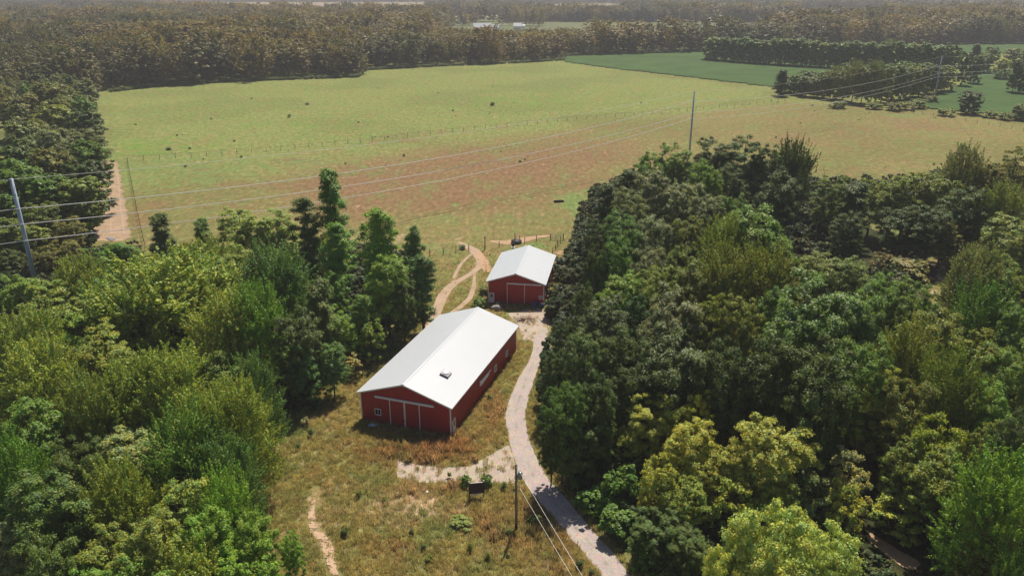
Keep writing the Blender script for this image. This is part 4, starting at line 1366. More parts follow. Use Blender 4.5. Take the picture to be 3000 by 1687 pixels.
for nm, poly in (('forest_floor', LEFTWOOD), ('forest_floor', RIGHTWOOD), ('forest_floor', BELT)):
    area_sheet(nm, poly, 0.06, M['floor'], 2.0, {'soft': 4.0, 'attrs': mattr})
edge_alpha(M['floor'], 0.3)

# weeds along the foot of the far wood
wx, wy, r_ = [], [], np.random.default_rng(44)
for i in range(1100):
    t_ = r_.uniform(.12, 1) * ss[-1]
    wx.append(np.interp(t_, ss, we[:, 0])); wy.append(np.interp(t_, ss, we[:, 1]) - r_.uniform(0, 5))
wx, wy = np.array(wx), np.array(wy); s = r_.uniform(.5, 1.0, len(wx))
scatter('hedge_weeds', np.stack([wx, wy, 0 * wx], -1), np.stack([0 * wx, 0 * wx, r_.uniform(0, 6, len(wx))], -1), np.stack([s * 1.3, s * 1.3, s * .8], -1),
        np.tile((0.14, 0.19, 0.05), (len(wx), 1)), r_.integers(0, 3, len(wx)), src_bush, 'strip of green weeds at the foot of the far wood', 'weeds')


# ------------------------------------------------------------------ grass
def tuft(seed, n, h, spread, wd, bend=.35):
    r = np.random.default_rng(seed)
    a = r.uniform(0, 6.28, n); rad = spread * np.sqrt(r.random(n))
    b = np.stack([np.cos(a) * rad, np.sin(a) * rad, 0 * a], -1)
    hh = h * r.uniform(.5, 1.15, n)
    ln = r.uniform(0, 6.28, n)
    tip = b + np.stack([np.cos(ln) * hh * bend * r.random(n), np.sin(ln) * hh * bend * r.random(n), hh], -1)
    f = r.uniform(0, 6.28, n)
    wv = np.stack([np.cos(f), np.sin(f), 0 * f], -1) * wd
    mid = (b + tip) / 2 + np.stack([0 * a, 0 * a, hh * .12], -1)
    return np.stack([b, mid + wv, tip, mid - wv], 1)


src_grass = hidden_source([('tuft%d' % i, quads_mesh('tuft', tuft(200 + i, 34, h, sp_, wd), M['grassblade'])) for i, (h, sp_, wd) in enumerate(((.38, .32, .022), (.50, .30, .022), (.75, .30, .030), (.22, .40, .03)))]
                          + [('weed', quads_mesh('weed', tree_crown('shrub', 210, nclu=14, nleaf=26, leaf=.11, H=.75, R=.34, z0=0)[0], M['grassblade']))])
CLEAR = [(850, 1900), (800, 1620), (760, 1480), (780, 1340), (830, 1230), (950, 1110), (1060, 1030), (1190, 945), (1250, 850), (1240, 740), (1460, 700), (1700, 660), (1640, 790), (1625, 900), (1600, 1080), (1575, 1210), (1600, 1340), (1680, 1450), (1800, 1590), (1880, 1690), (2060, 1900)]
roadpoly = ROAD_L + ROAD_R[::-1]


def B_local(B, X, Y):
    c, s_ = math.cos(B['yaw']), math.sin(B['yaw'])
    dx, dy = X - B['x'], Y - B['y']
    return dx * c - dy * s_, dx * s_ + dy * c


B1 = dict(x=-13.18, y=84.74, yaw=.324, W=12.19, L=25.15, h=4.07, rise=2.04)
B2 = dict(x=.67, y=125.2, yaw=.161, W=9.70, L=15.10, h=3.97, rise=1.61)


def keep_clear(X, Y, margin=0.0, roads=True):
    k = np.ones(len(X), bool)
    for B in (B1, B2):
        u, v = B_local(B, X, Y)
        k &= ~((np.abs(u) < B['W'] / 2 + .15) & (v > -.15) & (v < B['L'] + .15))
    if roads:
        for pl in (roadpoly,):
            k &= ~inside(X, Y, wpoly(pl))
    return k


PATHS = [([(1369, 722), (1390, 735), (1398, 748), (1406, 766), (1402, 785), (1374, 806), (1332, 829), (1316, 843), (1297, 867), (1282, 904), (1272, 935), (1240, 980)], 1.0),
         ([(1385, 742), (1355, 768), (1330, 812)], .4), ([(1391, 798), (1388, 843), (1376, 875), (1350, 899), (1320, 918)], .6),
         ([(928, 1430), (910, 1520), (955, 1590), (968, 1657), (1010, 1760)], .7)]


def thin(X, Y, r):
    """fraction of grass kept on gravel and dirt"""
    keep = np.ones(len(X))
    for poly, f in ((APRON, .10), (SPUR, .12)):
        keep[inside(X, Y, wpoly(poly))] = f
    for pl, wdt in PATHS:
        w_ = np.array([G(*p)[:2] for p in pl])
        for a, b in zip(w_[:-1], w_[1:]):
            ab = b - a
            t_ = np.clip(((X - a[0]) * ab[0] + (Y - a[1]) * ab[1]) / (ab @ ab), 0, 1)
            d_ = np.hypot(X - a[0] - t_ * ab[0], Y - a[1] - t_ * ab[1])
            keep[d_ < wdt] = .04
    return r.random(len(X)) < keep


def grass_field(name, poly, dens, seed, smin, smax, label, far=False):
    X, Y, r = area_points(poly, dens, seed)
    k = keep_clear(X, Y); X, Y = X[k], Y[k]
    k = thin(X, Y, r) & (r.random(len(X)) < np.clip((172 - Y) / 62, 0, 1)); X, Y = X[k], Y[k]
    b, g, ta = meadow_attrs(X, Y)
    nz = vnoise(X, Y, 2.2, 1) * .6 + vnoise(X, Y, .8, 2) * .4
    nz2 = vnoise(X, Y, 3.1, 3) * .6 + vnoise(X, Y, 1.0, 4) * .4
    wb = np.clip((b * .9 + (nz - .55) * 1.2), 0, 1); wg = np.clip(g * 1.1 + (nz2 - .54) * 1.6, 0, 1); wt = np.clip(ta * .9 + (nz - .6) * 1.2, 0, 1)
    gold = np.array((0.385, 0.310, 0.115)); brown = np.array((0.37, 0.205, 0.095)); green = np.array((0.20, 0.25, 0.085)); tanc = np.array((0.55, 0.42, 0.27))
    c = gold * (1 - wb)[:, None] + brown * wb[:, None]
    c = c * (1 - wt * .6)[:, None] + tanc * (wt * .6)[:, None]
    c = c * (1 - wg)[:, None] + green * wg[:, None]
    c = c * r.uniform(.95, 1.9, (len(X), 1))
    k = r.random(len(X)) > wt * .55
    X, Y, c, wb, wg, b = X[k], Y[k], c[k], wb[k], wg[k], b[k]
    s = r.uniform(smin, smax, len(X)) * (1 + .35 * wb) * np.clip(1.55 - Y / 140, .4, 1)
    idx = r.integers(0, 2, len(X)); idx[(wb > .55) & (r.random(len(X)) < .6)] = 2; idx[r.random(len(X)) < .2] = 3
    wk = (r.random(len(X)) < (.001 + .02 * wg * wg) * (0 if far else 1)); idx[wk] = 4
    c[wk] = np.array((0.15, 0.205, 0.065)) * r.uniform(.7, 1.3, (wk.sum(), 1))
    fl = r.random(len(X)) < .014; c[fl] = (0.70, 0.66, 0.60); idx[fl] = 3
    return scatter(name, np.stack([X, Y, 0 * X], -1), np.stack([r.normal(0, .12, len(X)), r.normal(0, .12, len(X)), r.uniform(0, 6.28, len(X))], -1), np.stack([s, s, s], -1), c, idx, src_grass, label, 'grass')


g1 = grass_field('grass', CLEAR, 10.0, 61, .62, 1.2, 'tall dry grass and weeds of the clearing round the barns')
MID = [(430, 690), (300, 480), (900, 440), (1500, 370), (2030, 325), (2300, 300), (2700, 330), (3200, 380), (3200, 470), (2500, 500), (2050, 520), (1850, 530), (1720, 640), (1600, 690), (1240, 735), (900, 760), (520, 760)]
print('grass', len(g1.data.vertices))

# ------------------------------------------------------------------ barns
def frame_box(t, name, mb, mat, parent=None): return mb.build(name, mat, parent or t)


def window(parent, axis, a0, a1, z0, z1, off, sgn, panes=2):
    """axis 'x': in a wall running along x at y=off (facing sgn); axis 'y': along y at x=off"""
    def bx(mb, p0, p1, q0, q1, d0, d1):
        if axis == 'x': mb.box(p0, p1, min(off + sgn * d0, off + sgn * d1), max(off + sgn * d0, off + sgn * d1), q0, q1)
        else: mb.box(min(off + sgn * d0, off + sgn * d1), max(off + sgn * d0, off + sgn * d1), p0, p1, q0, q1)
        return mb
    f = MB(); w_ = .07
    bx(f, a0 - w_, a1 + w_, z1, z1 + w_, .0, .09); bx(f, a0 - w_, a1 + w_, z0 - w_, z0, .0, .11)
    bx(f, a0 - w_, a0, z0, z1, .0, .09); bx(f, a1, a1 + w_, z0, z1, .0, .09)
    if panes == 2:
        m_ = (a0 + a1) / 2; bx(f, m_ - .025, m_ + .025, z0, z1, .0, .08)
    fo = f.build('window', M['trim'], parent)
    if panes == 2:
        for p, q in ((a0, m_ - .025), (m_ + .025, a1)): bx(MB(), p, q, z0, z1, .0, .045).build('pane', M['glass'], fo)
    else: bx(MB(), a0, a1, z0, z1, .0, .045).build('pane', M['glass'], fo)
    return fo


def ribbed(mb, axis, a0, a1, off, sgn, zt, step=.2286, z0=.02):
    """raised ribs on a wall face; zt(a) = height of the wall top there"""
    n = int((a1 - a0) / step)
    for i in range(1, n + 1):
        a = a0 + i * step - step / 2
        p, q = sorted((off, off + sgn * .022))
        if axis == 'x': mb.box(a - .022, a + .022, p, q, z0, zt(a) - .03)
        else: mb.box(p, q, a - .022, a + .022, z0, zt(a) - .03)


def barn(B, name, label):
    t = thing(name, label, 'barn', (B['x'], B['y'], 0), -B['yaw'])
    W, L, h, rs = B['W'], B['L'], B['h'], B['rise']
    hw = W / 2; sl = rs / hw; th = .14
    zt = lambda a: h + rs - abs(a) * sl
    for y, sg in ((0, -1), (L, 1)):
        mb = MB()
        y0 = y if sg < 0 else y - th
        mb.prism([(-hw, y0, 0), (hw, y0, 0), (hw, y0, h), (0, y0, h + rs), (-hw, y0, h)], (0, th, 0))
        ribbed(mb, 'x', -hw, hw, y, sg, zt)
        mb.build('gable_wall', M['red'], t)
    for x, sg in ((-hw, -1), (hw, 1)):
        mb = MB()
        x0, x1 = (x, x + th) if sg < 0 else (x - th, x)
        mb.box(x0, x1, th + .002, L - th - .002, 0, h - .04)
        ribbed(mb, 'y', 0, L, x, sg, lambda a: h - .02)
        mb.build('side_wall', M['red'], t)
    oe, og = .32, .32
    for sg in (-1, 1):
        mb = MB()
        e = hw + oe
        ze = h - oe * sl
        mb.prism([(0, -og, h + rs + .03), (sg * e, -og, ze + .03), (sg * e, -og, ze + .09), (0, -og, h + rs + .09)], (0, L + 2 * og, 0))
        n = int((L + 2 * og) / .3048)
        for i in range(n + 1):
            y = -og + .02 + i * (L + 2 * og - .06) / n
            mb.prism([(sg * .12, y, h + rs + .088 - .12 * sl), (sg * (e - .01), y, ze + .088 + .01 * sl), (sg * (e - .01), y, ze + .094 + .01 * sl), (sg * .12, y, h + rs + .094 - .12 * sl)], (0, .03, 0))
        mb.build('roof_panel', M['roof'], t)
        MB().box(min(sg * e, sg * (e + .025)), max(sg * e, sg * (e + .025)), -og, L + og, ze - .09, ze + .085).build('eave_trim', M['trim'], t)
        for y, s2 in ((-og, -1), (L + og, 1)):
            m2 = MB()
            ya = y - .028 if s2 < 0 else y + .003
            m2.prism([(0, ya, h + rs - .10), (sg * (e + .02), ya, ze - .10), (sg * (e + .02), ya, ze + .095), (0, ya, h + rs + .095)], (0, .025, 0))
            m2.build('rake_trim', M['trim'], t)
        for y, s2 in ((0, -1), (L, 1)):
            m2 = MB()
            xa, xb = sorted((sg * (hw + .03), sg * (hw - .11)))
            ya, yb = sorted((y + s2 * .03, y - s2 * .11))
            m2.box(xa, xb, ya, yb, 0, h - .05)
            m2.build('corner_trim', M['trim'], t)
    MB().prism([(-.2, -og - .01, h + rs + .10 - .2 * sl + .01), (0, -og - .01, h + rs + .112), (.2, -og - .01, h + rs + .11 - .2 * sl), (.2, -og - .01, h + rs + .135 - .2 * sl), (0, -og - .01, h + rs + .14), (-.2, -og - .01, h + rs + .135 - .2 * sl)], (0, L + 2 * og + .02, 0)).build('ridge_cap', M['roof'], t)
    return t


def slide_door(t, a0, a1, z1, trims):
    mb = MB().box(a0, a1, -.10, -.045, .05, z1)
    ribbed(mb, 'x', a0, a1, -.10, -1, lambda a: z1)
    d = mb.build('sliding_door', M['red'], t)
    for a in trims: MB().box(a - .05, a + .05, -.137, -.102, .05, z1 - .003).build('door_trim', M['trim'], d)
    return d


def person_door(t, axis, a0, a1, z1, off, sgn):
    def bx(p0, p1, q0, q1, d0, d1):
        lo, hi = sorted((off + sgn * d0, off + sgn * d1))
        return MB().box(p0, p1, lo, hi, q0, q1) if axis == 'x' else MB().box(lo, hi, p0, p1, q0, q1)
    d = bx(a0, a1, .06, z1, .03, .075).build('entry_door', M['trim'], t)
    wdt = a1 - a0
    bx(a0 + wdt * .25, a1 - wdt * .25, z1 * .55, z1 * .88, .076, .085).build('pane', M['glass'], d)
    m_ = (a0 + a1) / 2
    bx(m_ - .012, m_ + .012, z1 * .55, z1 * .88, .086, .095).build('glazing_bar', M['trim'], d)
    bx(a0 + wdt * .25, a1 - wdt * .25, z1 * .70, z1 * .72, .086, .0949).build('glazing_bar', M['trim'], d)
    bx(a1 - .12, a1 - .07, .95, 1.0, .076, .13).build('handle', M['galv'], d)
    for p, q in ((a0 - .06, a0 - .003), (a1 + .003, a1 + .06)): bx(p, q, .0, z1 + .06, .0, .09).build('door_frame', M['trim'], t)
    return d


b1 = barn(B1, 'red_barn', 'larger and nearer red barn with a bright white gable roof')
slide_door(b1, -2.04, -.01, 3.62, (-2.0, -.06))
slide_door(b1, .01, 2.05, 3.62, (.06, 2.0))
MB().box(-4.02, 3.97, -.22, -.03, 3.66, 3.90).build('door_track', M['trim'], b1)
MB().box(-.05, .05, -.19, -.14, .95, 1.2).build('door_latch', M['galv'], b1)
window(b1, 'x', -4.11, -3.38, 1.22, 1.97, 0, -1)
hw1 = B1['W'] / 2
window(b1, 'y', 20.4, 21.15, 1.25, 2.05, hw1, 1)
window(b1, 'y', 15.58, 16.3, 1.18, 2.0, hw1, 1)
person_door(b1, 'y', .42, 1.24, 1.9, hw1, 1)
lamp = MB().tube([(hw1 + .03, .70, 2.2), (hw1 + .16, .70, 2.2), (hw1 + .2, .70, 2.12)], [.05, .06, .09], 8).build('wall_lamp', M['trim'], b1)
MB().tube([(-.12, -.03, 5.56), (-.12, -.14, 5.54), (-.12, -.2, 5.48)], [.06, .08, .1], 8).build('gable_lamp', M['galv'], b1)
# roof skylight
sz = 5.05 + .09
sky_e = MB()
sl1 = B1['rise'] / hw1
for (x0, x1, y0, y1, zz0, zz1) in ((2.62, 3.70, 5.0, 6.2, 0, .42),):
    sky_e.prism([(x0, y0, 6.2 - x0 * sl1), (x1, y0, 6.2 - x1 * sl1), (x1, y0, 6.2 - x1 * sl1 + .30), (x0, y0, 6.2 - x0 * sl1 + .30)], (0, y1 - y0, 0))
so = sky_e.build('skylight', M['curb'], b1)
MB().prism([(2.56, 4.90, 6.203 - 2.56 * sl1), (3.76, 4.90, 6.203 - 3.76 * sl1), (3.76, 4.90, 6.26 - 3.76 * sl1), (2.56, 4.90, 6.26 - 2.56 * sl1)], (0, .095, 0)).build('flashing', M['lead'], so)
dm = MB(); dm.dome((0, 0, 0), .46, .52, .20, 14, 5)
d_o = dm.build('dome', M['glass_pale'], so, True, loc=(3.16, 5.6, 6.2 - 3.16 * sl1 + .295), rot=(0, math.atan(sl1), 0))
# sign on the long wall: a white board with an uneven, letter-like upper outline
prof = [(9.50, 2.00), (9.75, 1.93), (10.6, 1.91), (11.6, 1.98), (12.6, 2.02), (12.95, 2.10), (13.1, 2.30), (13.75, 2.30), (13.75, 2.47), (12.6, 2.50), (12.2, 2.56), (11.8, 2.60), (11.65, 2.52), (11.45, 2.50), (11.38, 2.66), (11.18, 2.66), (11.1, 2.50),
        (10.85, 2.48), (10.75, 2.68), (10.52, 2.68), (10.42, 2.52), (10.2, 2.58), (10.05, 2.76), (9.95, 2.60), (9.8, 2.58), (9.7, 2.80), (9.48, 2.80)]
sg_ = MB().prism([(hw1 + .12, a, z) for a, z in prof], (.07, 0, 0)).build('sign_board', M['trim'], b1)
for a in (9.9, 11.6, 12.9): MB().box(hw1 + .02, hw1 + .118, a - .03, a + .03, 2.1, 2.4).build('sign_bracket', M['galv'], sg_)

b2 = barn(B2, 'red_barn', 'smaller and farther red barn with a white gable roof beside the wood')
slide_door(b2, -1.53, 1.55, 3.60, (-1.49, 1.51))
MB().box(-1.56, 4.42, -.20, -.03, 3.64, 3.86).build('door_track', M['trim'], b2)
person_door(b2, 'x', -4.62, -3.83, 1.85, 0, -1)
window(b2, 'x', 4.06, 4.55, 1.30, 1.74, 0, -1)
for v in (1.8, 5.9, 9.9, 14.1): window(b2, 'y', v - .3, v + .3, 1.3, 1.85, B2['W'] / 2, 1, 1)


def at_b(B, u, v, z=0):
    c, s_ = math.cos(B['yaw']), math.sin(B['yaw'])
    return (B['x'] + u * c + v * s_, B['y'] - u * s_ + v * c, z)


# ------------------------------------------------------------------ poles and lines
def wire(name, a, b, sag, rad, label, cat, group=None, n=28, mat='wire'):
    a = Vector(a); b = Vector(b)
    pts = []
    for i in range(n + 1):
        t_ = i / n
        p = a.lerp(b, t_); p.z -= sag * 4 * t_ * (1 - t_)
        pts.append(p)
    o = MB().tube(pts, rad, 5, False).build(name, M[mat])
    return tag(o, label, cat, group)


PL = (-85.5, 131.7); PM = (56.5, 248.7); PF = (198.2, 375.8)


def zat(P_, py):
    lo, hi = 0.0, 60.0
    for _ in range(40):
        m_ = (lo + hi) / 2
        if PRn(P_[0], P_[1], m_)[1] > py: lo = m_
        else: hi = m_
    return lo


def line_pole(P_, hts, sides, label, d, rb, rt):
    t = thing('power_pole', label, 'power pole', (P_[0], P_[1], 0), 0, 'poles of the power line across the field')
    MB().tube([(0, 0, 0), (0, 0, 10), (0, 0, 20.4)], [rb, (rb + rt) / 2, rt], 12).build('pole', M['steelpole'], t, True)
    att = []
    dv = Vector((d[0], d[1], 0)).normalized()
    nv = Vector((dv.y, -dv.x, 0))
    for z, s_ in zip(hts, sides):
        p0 = nv * s_ * rt; p1 = nv * s_ * 0.95
        arm = MB().tube([(p0.x, p0.y, z), (p1.x, p1.y, z + .18)], [.06, .05], 6).build('insulator_arm', M['galv'], t)
        m2 = MB()
        for k in range(5):
            q = Vector(p1) * (0.55 + .1 * k)
            m2.tube([(q.x, q.y, z + .09 + .02 * k), (q.x * 1.04, q.y * 1.04, z + .10 + .02 * k)], [.12, .12], 8)
        m2.build('insulator', M['ceramic'], arm)
        MB().tube([(-p0.x * 1.2, -p0.y * 1.2, z + 1.0), (p0.x * 2.0, p0.y * 2.0, z + 1.0)], .05, 6).build('bolt', M['galv'], t)
        att.append(Vector((P_[0] + p1.x, P_[1] + p1.y, z + .18)))
    att.append(Vector((P_[0], P_[1], 20.3)))
    return att


hl = [zat(PL, 611), zat(PL, 656), zat(PL, 704)]
dirv = (PM[0] - PL[0], PM[1] - PL[1])
aL = line_pole(PL, hl, (1, 1, 1), 'nearest grey power pole, leaning in at the left edge above the trees', dirv, .42, .30)
hm = [zat(PM, 300), zat(PM, 330), zat(PM, 352)]
aM = line_pole(PM, hm, (-1, 1, -1), 'middle grey power pole standing behind the right wood', dirv, .36, .20)
hf = [zat(PF, 195), zat(PF, 214), zat(PF, 228)]
aF = line_pole(PF, hf, (-1, 1, -1), 'farthest power pole, in front of the clump by the bean field', dirv, .36, .20)
names_ = ('upper conductor', 'middle conductor', 'lowest conductor', 'thin top wire')
for i in range(4):
    rad = .070 if i < 3 else .036
    tl = aL[i] + (aL[i] - aM[i]) * .45
    tl = Vector((aL[i].x - 70, aL[i].y - 30, aL[i].z - .5))
    wire('power_cable', aL[i], aM[i], 3.9 if i < 3 else 2.6, rad, '%s between the nearest and the middle power pole' % names_[i], 'cable', 'cables of the power line')
    wire('power_cable', aM[i], aF[i], 3.2 if i < 3 else 2.2, rad * .6, '%s from the middle power pole to the farthest one' % names_[i], 'cable', 'cables of the power line')
    wire('power_cable', tl, aL[i], .6, rad, '%s leaving the nearest power pole towards the left edge' % names_[i], 'cable', 'cables of the power line')
    wire('power_cable', aF[i], aF[i] + Vector((150, 118, 0)), 3.0, rad * .6, '%s running right from the farthest power pole' % names_[i], 'cable', 'cables of the power line')
print('attach', hl, hm, hf)

# service pole by the road
sp_ = thing('service_pole', 'brown wooden service pole with a grey transformer beside the gravel road', 'utility pole', (.43, 65.04, 0))
MB().tube([(0, 0, 0), (0, 0, .9)], [.155, .150], 10).build('pole_foot', M['poledark'], sp_, True)
MB().tube([(0, 0, .9), (-.02, 0, 4.5), (-.03, 0, 7.88)], [.150, .130, .105], 10).build('pole', M['polewood'], sp_, True)
tr = MB(); tr.tube([(.36, .05, 6.15), (.36, .05, 6.2), (.36, .05, 6.85), (.36, .05, 6.95), (.36, .05, 7.0)], [.20, .23, .23, .21, .12], 14)
to = tr.build('transformer', M['galv'], sp_, True)
MB().tube([(.36, .05, 7.0), (.36, .05, 7.22)], [.05, .03], 8).build('bushing', M['ceramic'], to)
MB().box(.10, .16, 0, .1, 6.3, 6.75).build('bracket', M['galv'], to)
MB().tube([(.03, -.02, 7.6), (.14, -.04, 7.62)], .035, 6).build('insulator', M['ceramic'], sp_)
MB().tube([(-.1, .05, 7.25), (-.24, .05, 7.05), (-.14, .05, 6.8)], .015, 5).build('drop_wire', M['wire'], sp_)
e1 = G(1690, 1700, 4.5); e2 = G(1722, 1700, 5.0)
for a, b, lab in (((.45, 65.0, 7.6), (1.0, 22.0, 8.4), 'upper of two thin wires running from the service pole to the bottom'), ((.50, 65.0, 5.7), (.6, 22.0, 6.6), 'lower of two thin wires running from the service pole to the bottom')):
    a = Vector(a)
    # direction chosen from the two points seen along the span
    pz = {7.6: (1711, 1687, 7.1), 5.7: (1680, 1687, 5.2)}[round(a.z, 1)]
    m_ = Vector(G(*pz)); d_ = (m_ - a)
    wire('service_wire', a, a + d_ * 2.2, .25, .014, lab, 'wire', 'wires of the service pole')

# ------------------------------------------------------------------ board with posts
bd = thing('notice_board', 'dark brown plank board between two posts, beside the gravel spur', 'board', (-3.78, 70.40, 0), math.atan2(.36, 1.34) * .55)
for x in (-.78, .78):
    p = MB().box(x - .06, x + .06, -.06, .06, 0, 2.12).build('post', M['plank'], bd)
    MB().box(x - .075, x + .075, -.075, .075, 2.122, 2.20).build('post_cap', M['fencepale'], p)
for i in range(6): MB().box(-.715, .715, -.03, .02, .62 + i * .225, .62 + i * .225 + .215).build('plank', M['plank'], bd)
MB().box(-.715, .715, -.08, .06, 1.975, 2.02).build('top_rail', M['fencepale'], bd)
MB().tube([(-.5, -.12, .75), (-.42, -.14, .60), (.42, -.14, .60), (.5, -.12, .75)], .035, 8).build('hanging_bar', M['bluewhite'], bd)


# ------------------------------------------------------------------ fences
def fence(name, label, pix, spacing, hpost, rpost, wires=3, rails=(), mat='fencewood', jitter=.05, square=False, wiremat='wiredark', wr=.008):
    w_ = [Vector(G(*p)) for p in pix]
    t = thing(name, label, 'fence', tuple(w_[0]))
    s = [0]
    for a, b in zip(w_[:-1], w_[1:]): s.append(s[-1] + (b - a).length)
    n = max(1, int(round(s[-1] / spacing)))
    P_ = []
    for i in range(n + 1):
        q = i / n * s[-1]
        for k in range(len(s) - 1):
            if q <= s[k + 1] + 1e-6:
                P_.append(w_[k].lerp(w_[k + 1], (q - s[k]) / max(1e-6, s[k + 1] - s[k]))); break
    post = MB().tube([(0, 0, 0), (0, 0, hpost)], [rpost, rpost * .9], 7).mesh('post', M[mat])
    for i, p in enumerate(P_):
        o = link('post', post, t, loc=tuple(p - w_[0]), rot=(random.gauss(0, .03), random.gauss(0, .03), random.uniform(0, 6)))
        o.scale = (1, 1, random.uniform(1 - jitter, 1 + jitter * 2))
    for k in range(wires):
        z = hpost * (.35 + .55 * k / max(1, wires - 1))
        MB().tube([tuple(p - w_[0] + Vector((0, 0, z + random.gauss(0, .015)))) for p in P_], wr, 3, False).build('wire', M[wiremat], t)
    for (i0, i1, z) in rails:
        if i1 >= len(P_): continue
        a = P_[i0] - w_[0]; b = P_[i1] - w_[0]
        MB().tube([tuple(a + Vector((0, 0, z))), tuple(b + Vector((0, 0, z)))], .05, 6).build('rail', M['fencepale'], t)
    return t


fence('pasture_fence', 'long wire fence between the green pasture and the brown meadow', [(374, 474), (600, 459), (900, 436), (1300, 390), (1700, 352), (2030, 325), (2300, 298)], 4.6, 1.45, .07, 3, [(0, 1, 1.3)])
fence('strip_fence', 'dark fence with thick wire along the right side of the bare strip', [(374, 476), (384, 530), (396, 590), (410, 660), (424, 720)], 3.6, 1.4, .06, 4, wr=.012)
fence('paddock_fence', 'short post fence ending left of the gap in the barn paths', [(1180, 762), (1250, 752), (1308, 745), (1346, 738), (1374, 735)], 3.0, 1.5, .09, 3, [(3, 4, 1.2)] if False else [])
fence('paddock_fence', 'post fence behind the small barn, starting right of the path gap', [(1421, 730), (1447, 727), (1483, 722), (1513, 722), (1556, 708), (1590, 706), (1612, 703)], 3.1, 1.35, .085, 3, [(6, 7, 1.15)])
fence('paddock_fence', 'fence running from the field gate towards the right wood', [(1650, 703), (1680, 693), (1700, 686)], 2.4, 1.5, .10, 2, [(0, 1, 1.2), (1, 2, 1.2)], 'fencewood')
fence('paddock_fence', 'short fence from the field gate down behind the small barn roof', [(1642, 712), (1634, 722), (1628, 733), (1619, 745)], 2.6, 1.35, .08, 2)
fence('field_fence', 'thin wire fence along the right-hand side of the brown meadow', [(2560, 305), (2680, 334), (2800, 352), (2900, 368), (3000, 385), (3150, 410)], 4.8, 1.4, .07, 3)
tp = thing('gate_post', 'tall pale gate post on the right of the path gap', 'post', G(1421, 731))
MB().tube([(0, 0, 0), (0, 0, 2.5)], [.11, .10], 8).build('post', M['fencewood'], tp)
MB().tube([(0, 0, 2.5), (0, 0, 3.0)], [.14, .14], 8).build('post_sleeve', M['fencepale'], tp)
# gate
ga, gb = Vector(G(1614, 702)), Vector(G(1642, 704))
gt = thing('field_gate', 'pale barred field gate standing behind the small barn', 'gate', tuple(ga))
for z in (.25, .5, .75, 1.0, 1.25): MB().tube([(0, 0, z), tuple(gb - ga + Vector((0, 0, z)))], .03, 6).build('gate_bar', M['fencepale'], gt)
for f in (0, .5, 1): MB().tube([tuple((gb - ga) * f + Vector((0, 0, .15))), tuple((gb - ga) * f + Vector((0, 0, 1.35)))], .035, 6).build('gate_upright', M['fencepale'], gt)

# ------------------------------------------------------------------ small things
def barrel(loc, h, r, mat, label, cat, name, lid=None):
    t = thing(name, label, cat, loc)
    MB().tube([(0, 0, 0), (0, 0, .05), (0, 0, h * .33), (0, 0, h * .36), (0, 0, h * .66), (0, 0, h * .69), (0, 0, h - .04), (0, 0, h)], [r * .93, r, r, r * 1.05, r, r * 1.05, r, r * .94], 14).build('body', mat, t, True)
    MB().tube([(0, 0, h), (0, 0, h + .03)], [r * .9, r * .9], 14).build('lid', lid or mat, t)
    return t


x_, y_, _ = at_b(B2, 3.4, -.75)
barrel((x_, y_, 0), .92, .30, M['blue'], 'blue plastic barrel in front of the small barn near its right corner', 'barrel', 'plastic_barrel')
x_, y_, _ = at_b(B2, 4.7, -.55)
barrel((x_, y_, 0), .62, .36, M['blue'], 'low blue tub with a white lid at the small barn corner', 'tub', 'plastic_tub', M['trim'])
x_, y_, _ = at_b(B2, -3.1, -.5)
bw = thing('feed_bowl', 'small white bowl on the ground beside the small barn door', 'bowl', (x_, y_, 0))
MB().tube([(0, 0, 0), (0, 0, .1), (0, 0, .16)], [.14, .22, .26], 12).build('bowl', M['trim'], bw, True)
MB().tube([(0, 0, .16), (0, 0, .18)], [.27, .27], 12).build('rim', M['trim'], bw)


def rock(name, loc, rx, ry, rz, mat, label, cat, seed=3, jit=.12):
    random.seed(seed)
    mb = MB().dome((0, 0, 0), rx, ry, rz, 14, 6, jit)
    o = mb.build(name, mat, None, True, loc=loc, rot=(0, 0, .15))
    return tag(o, label, cat)


rock('boulder', G(1455, 907), 1.05, .7, .85, M['stone'], 'grey mottled boulder lying between the two barns', 'boulder')
# crumpled sheeting at the big barn
x_, y_, _ = at_b(B1, -4.2, -.9)
j = thing('crumpled_sheeting', 'crumpled pale blue plastic sheeting by the big barn wall below the window', 'sheeting', (x_, y_, 0))
for dx, dy, a, b, c in ((0, 0, .5, .3, .28), (.45, .12, .35, .25, .22), (-.35, -.1, .28, .2, .18)):
    random.seed(int(dx * 100) + 7); MB().dome((dx, dy, 0), a, b, c, 9, 4, .28).build('fold', M['bluewhite'], j)
# black trough and grey sheet
tx = thing('black_trough', 'long black trough lying in the green patch of the brown field', 'trough', G(1637, 592), .25)
tm = MB(); tm.prism([(-1.2, -.35, .0), (-1.2, .35, .0), (-1.2, .45, .4), (-1.2, .38, .4), (-1.2, .30, .08), (-1.2, -.30, .08), (-1.2, -.38, .4), (-1.2, -.45, .4)], (2.4, 0, 0)); tm.build('body', M['black'], tx)
for x in (-1.23, 1.2): MB().box(x, x + .03, -.43, .43, 0, .40).build('end_wall', M['black'], tx)
px_ = thing('metal_sheet', 'small grey metal sheet on the grass at the near end of the bare strip', 'sheet', G(325, 701), -.75)
MB().box(-1.3, 1.3, -.45, .45, .08, .14).build('sheet', M['galv'], px_)
for y in (-.35, 0, .35): MB().box(-1.25, 1.25, y - .04, y + .04, .141, .18).build('rib', M['galv'], px_)
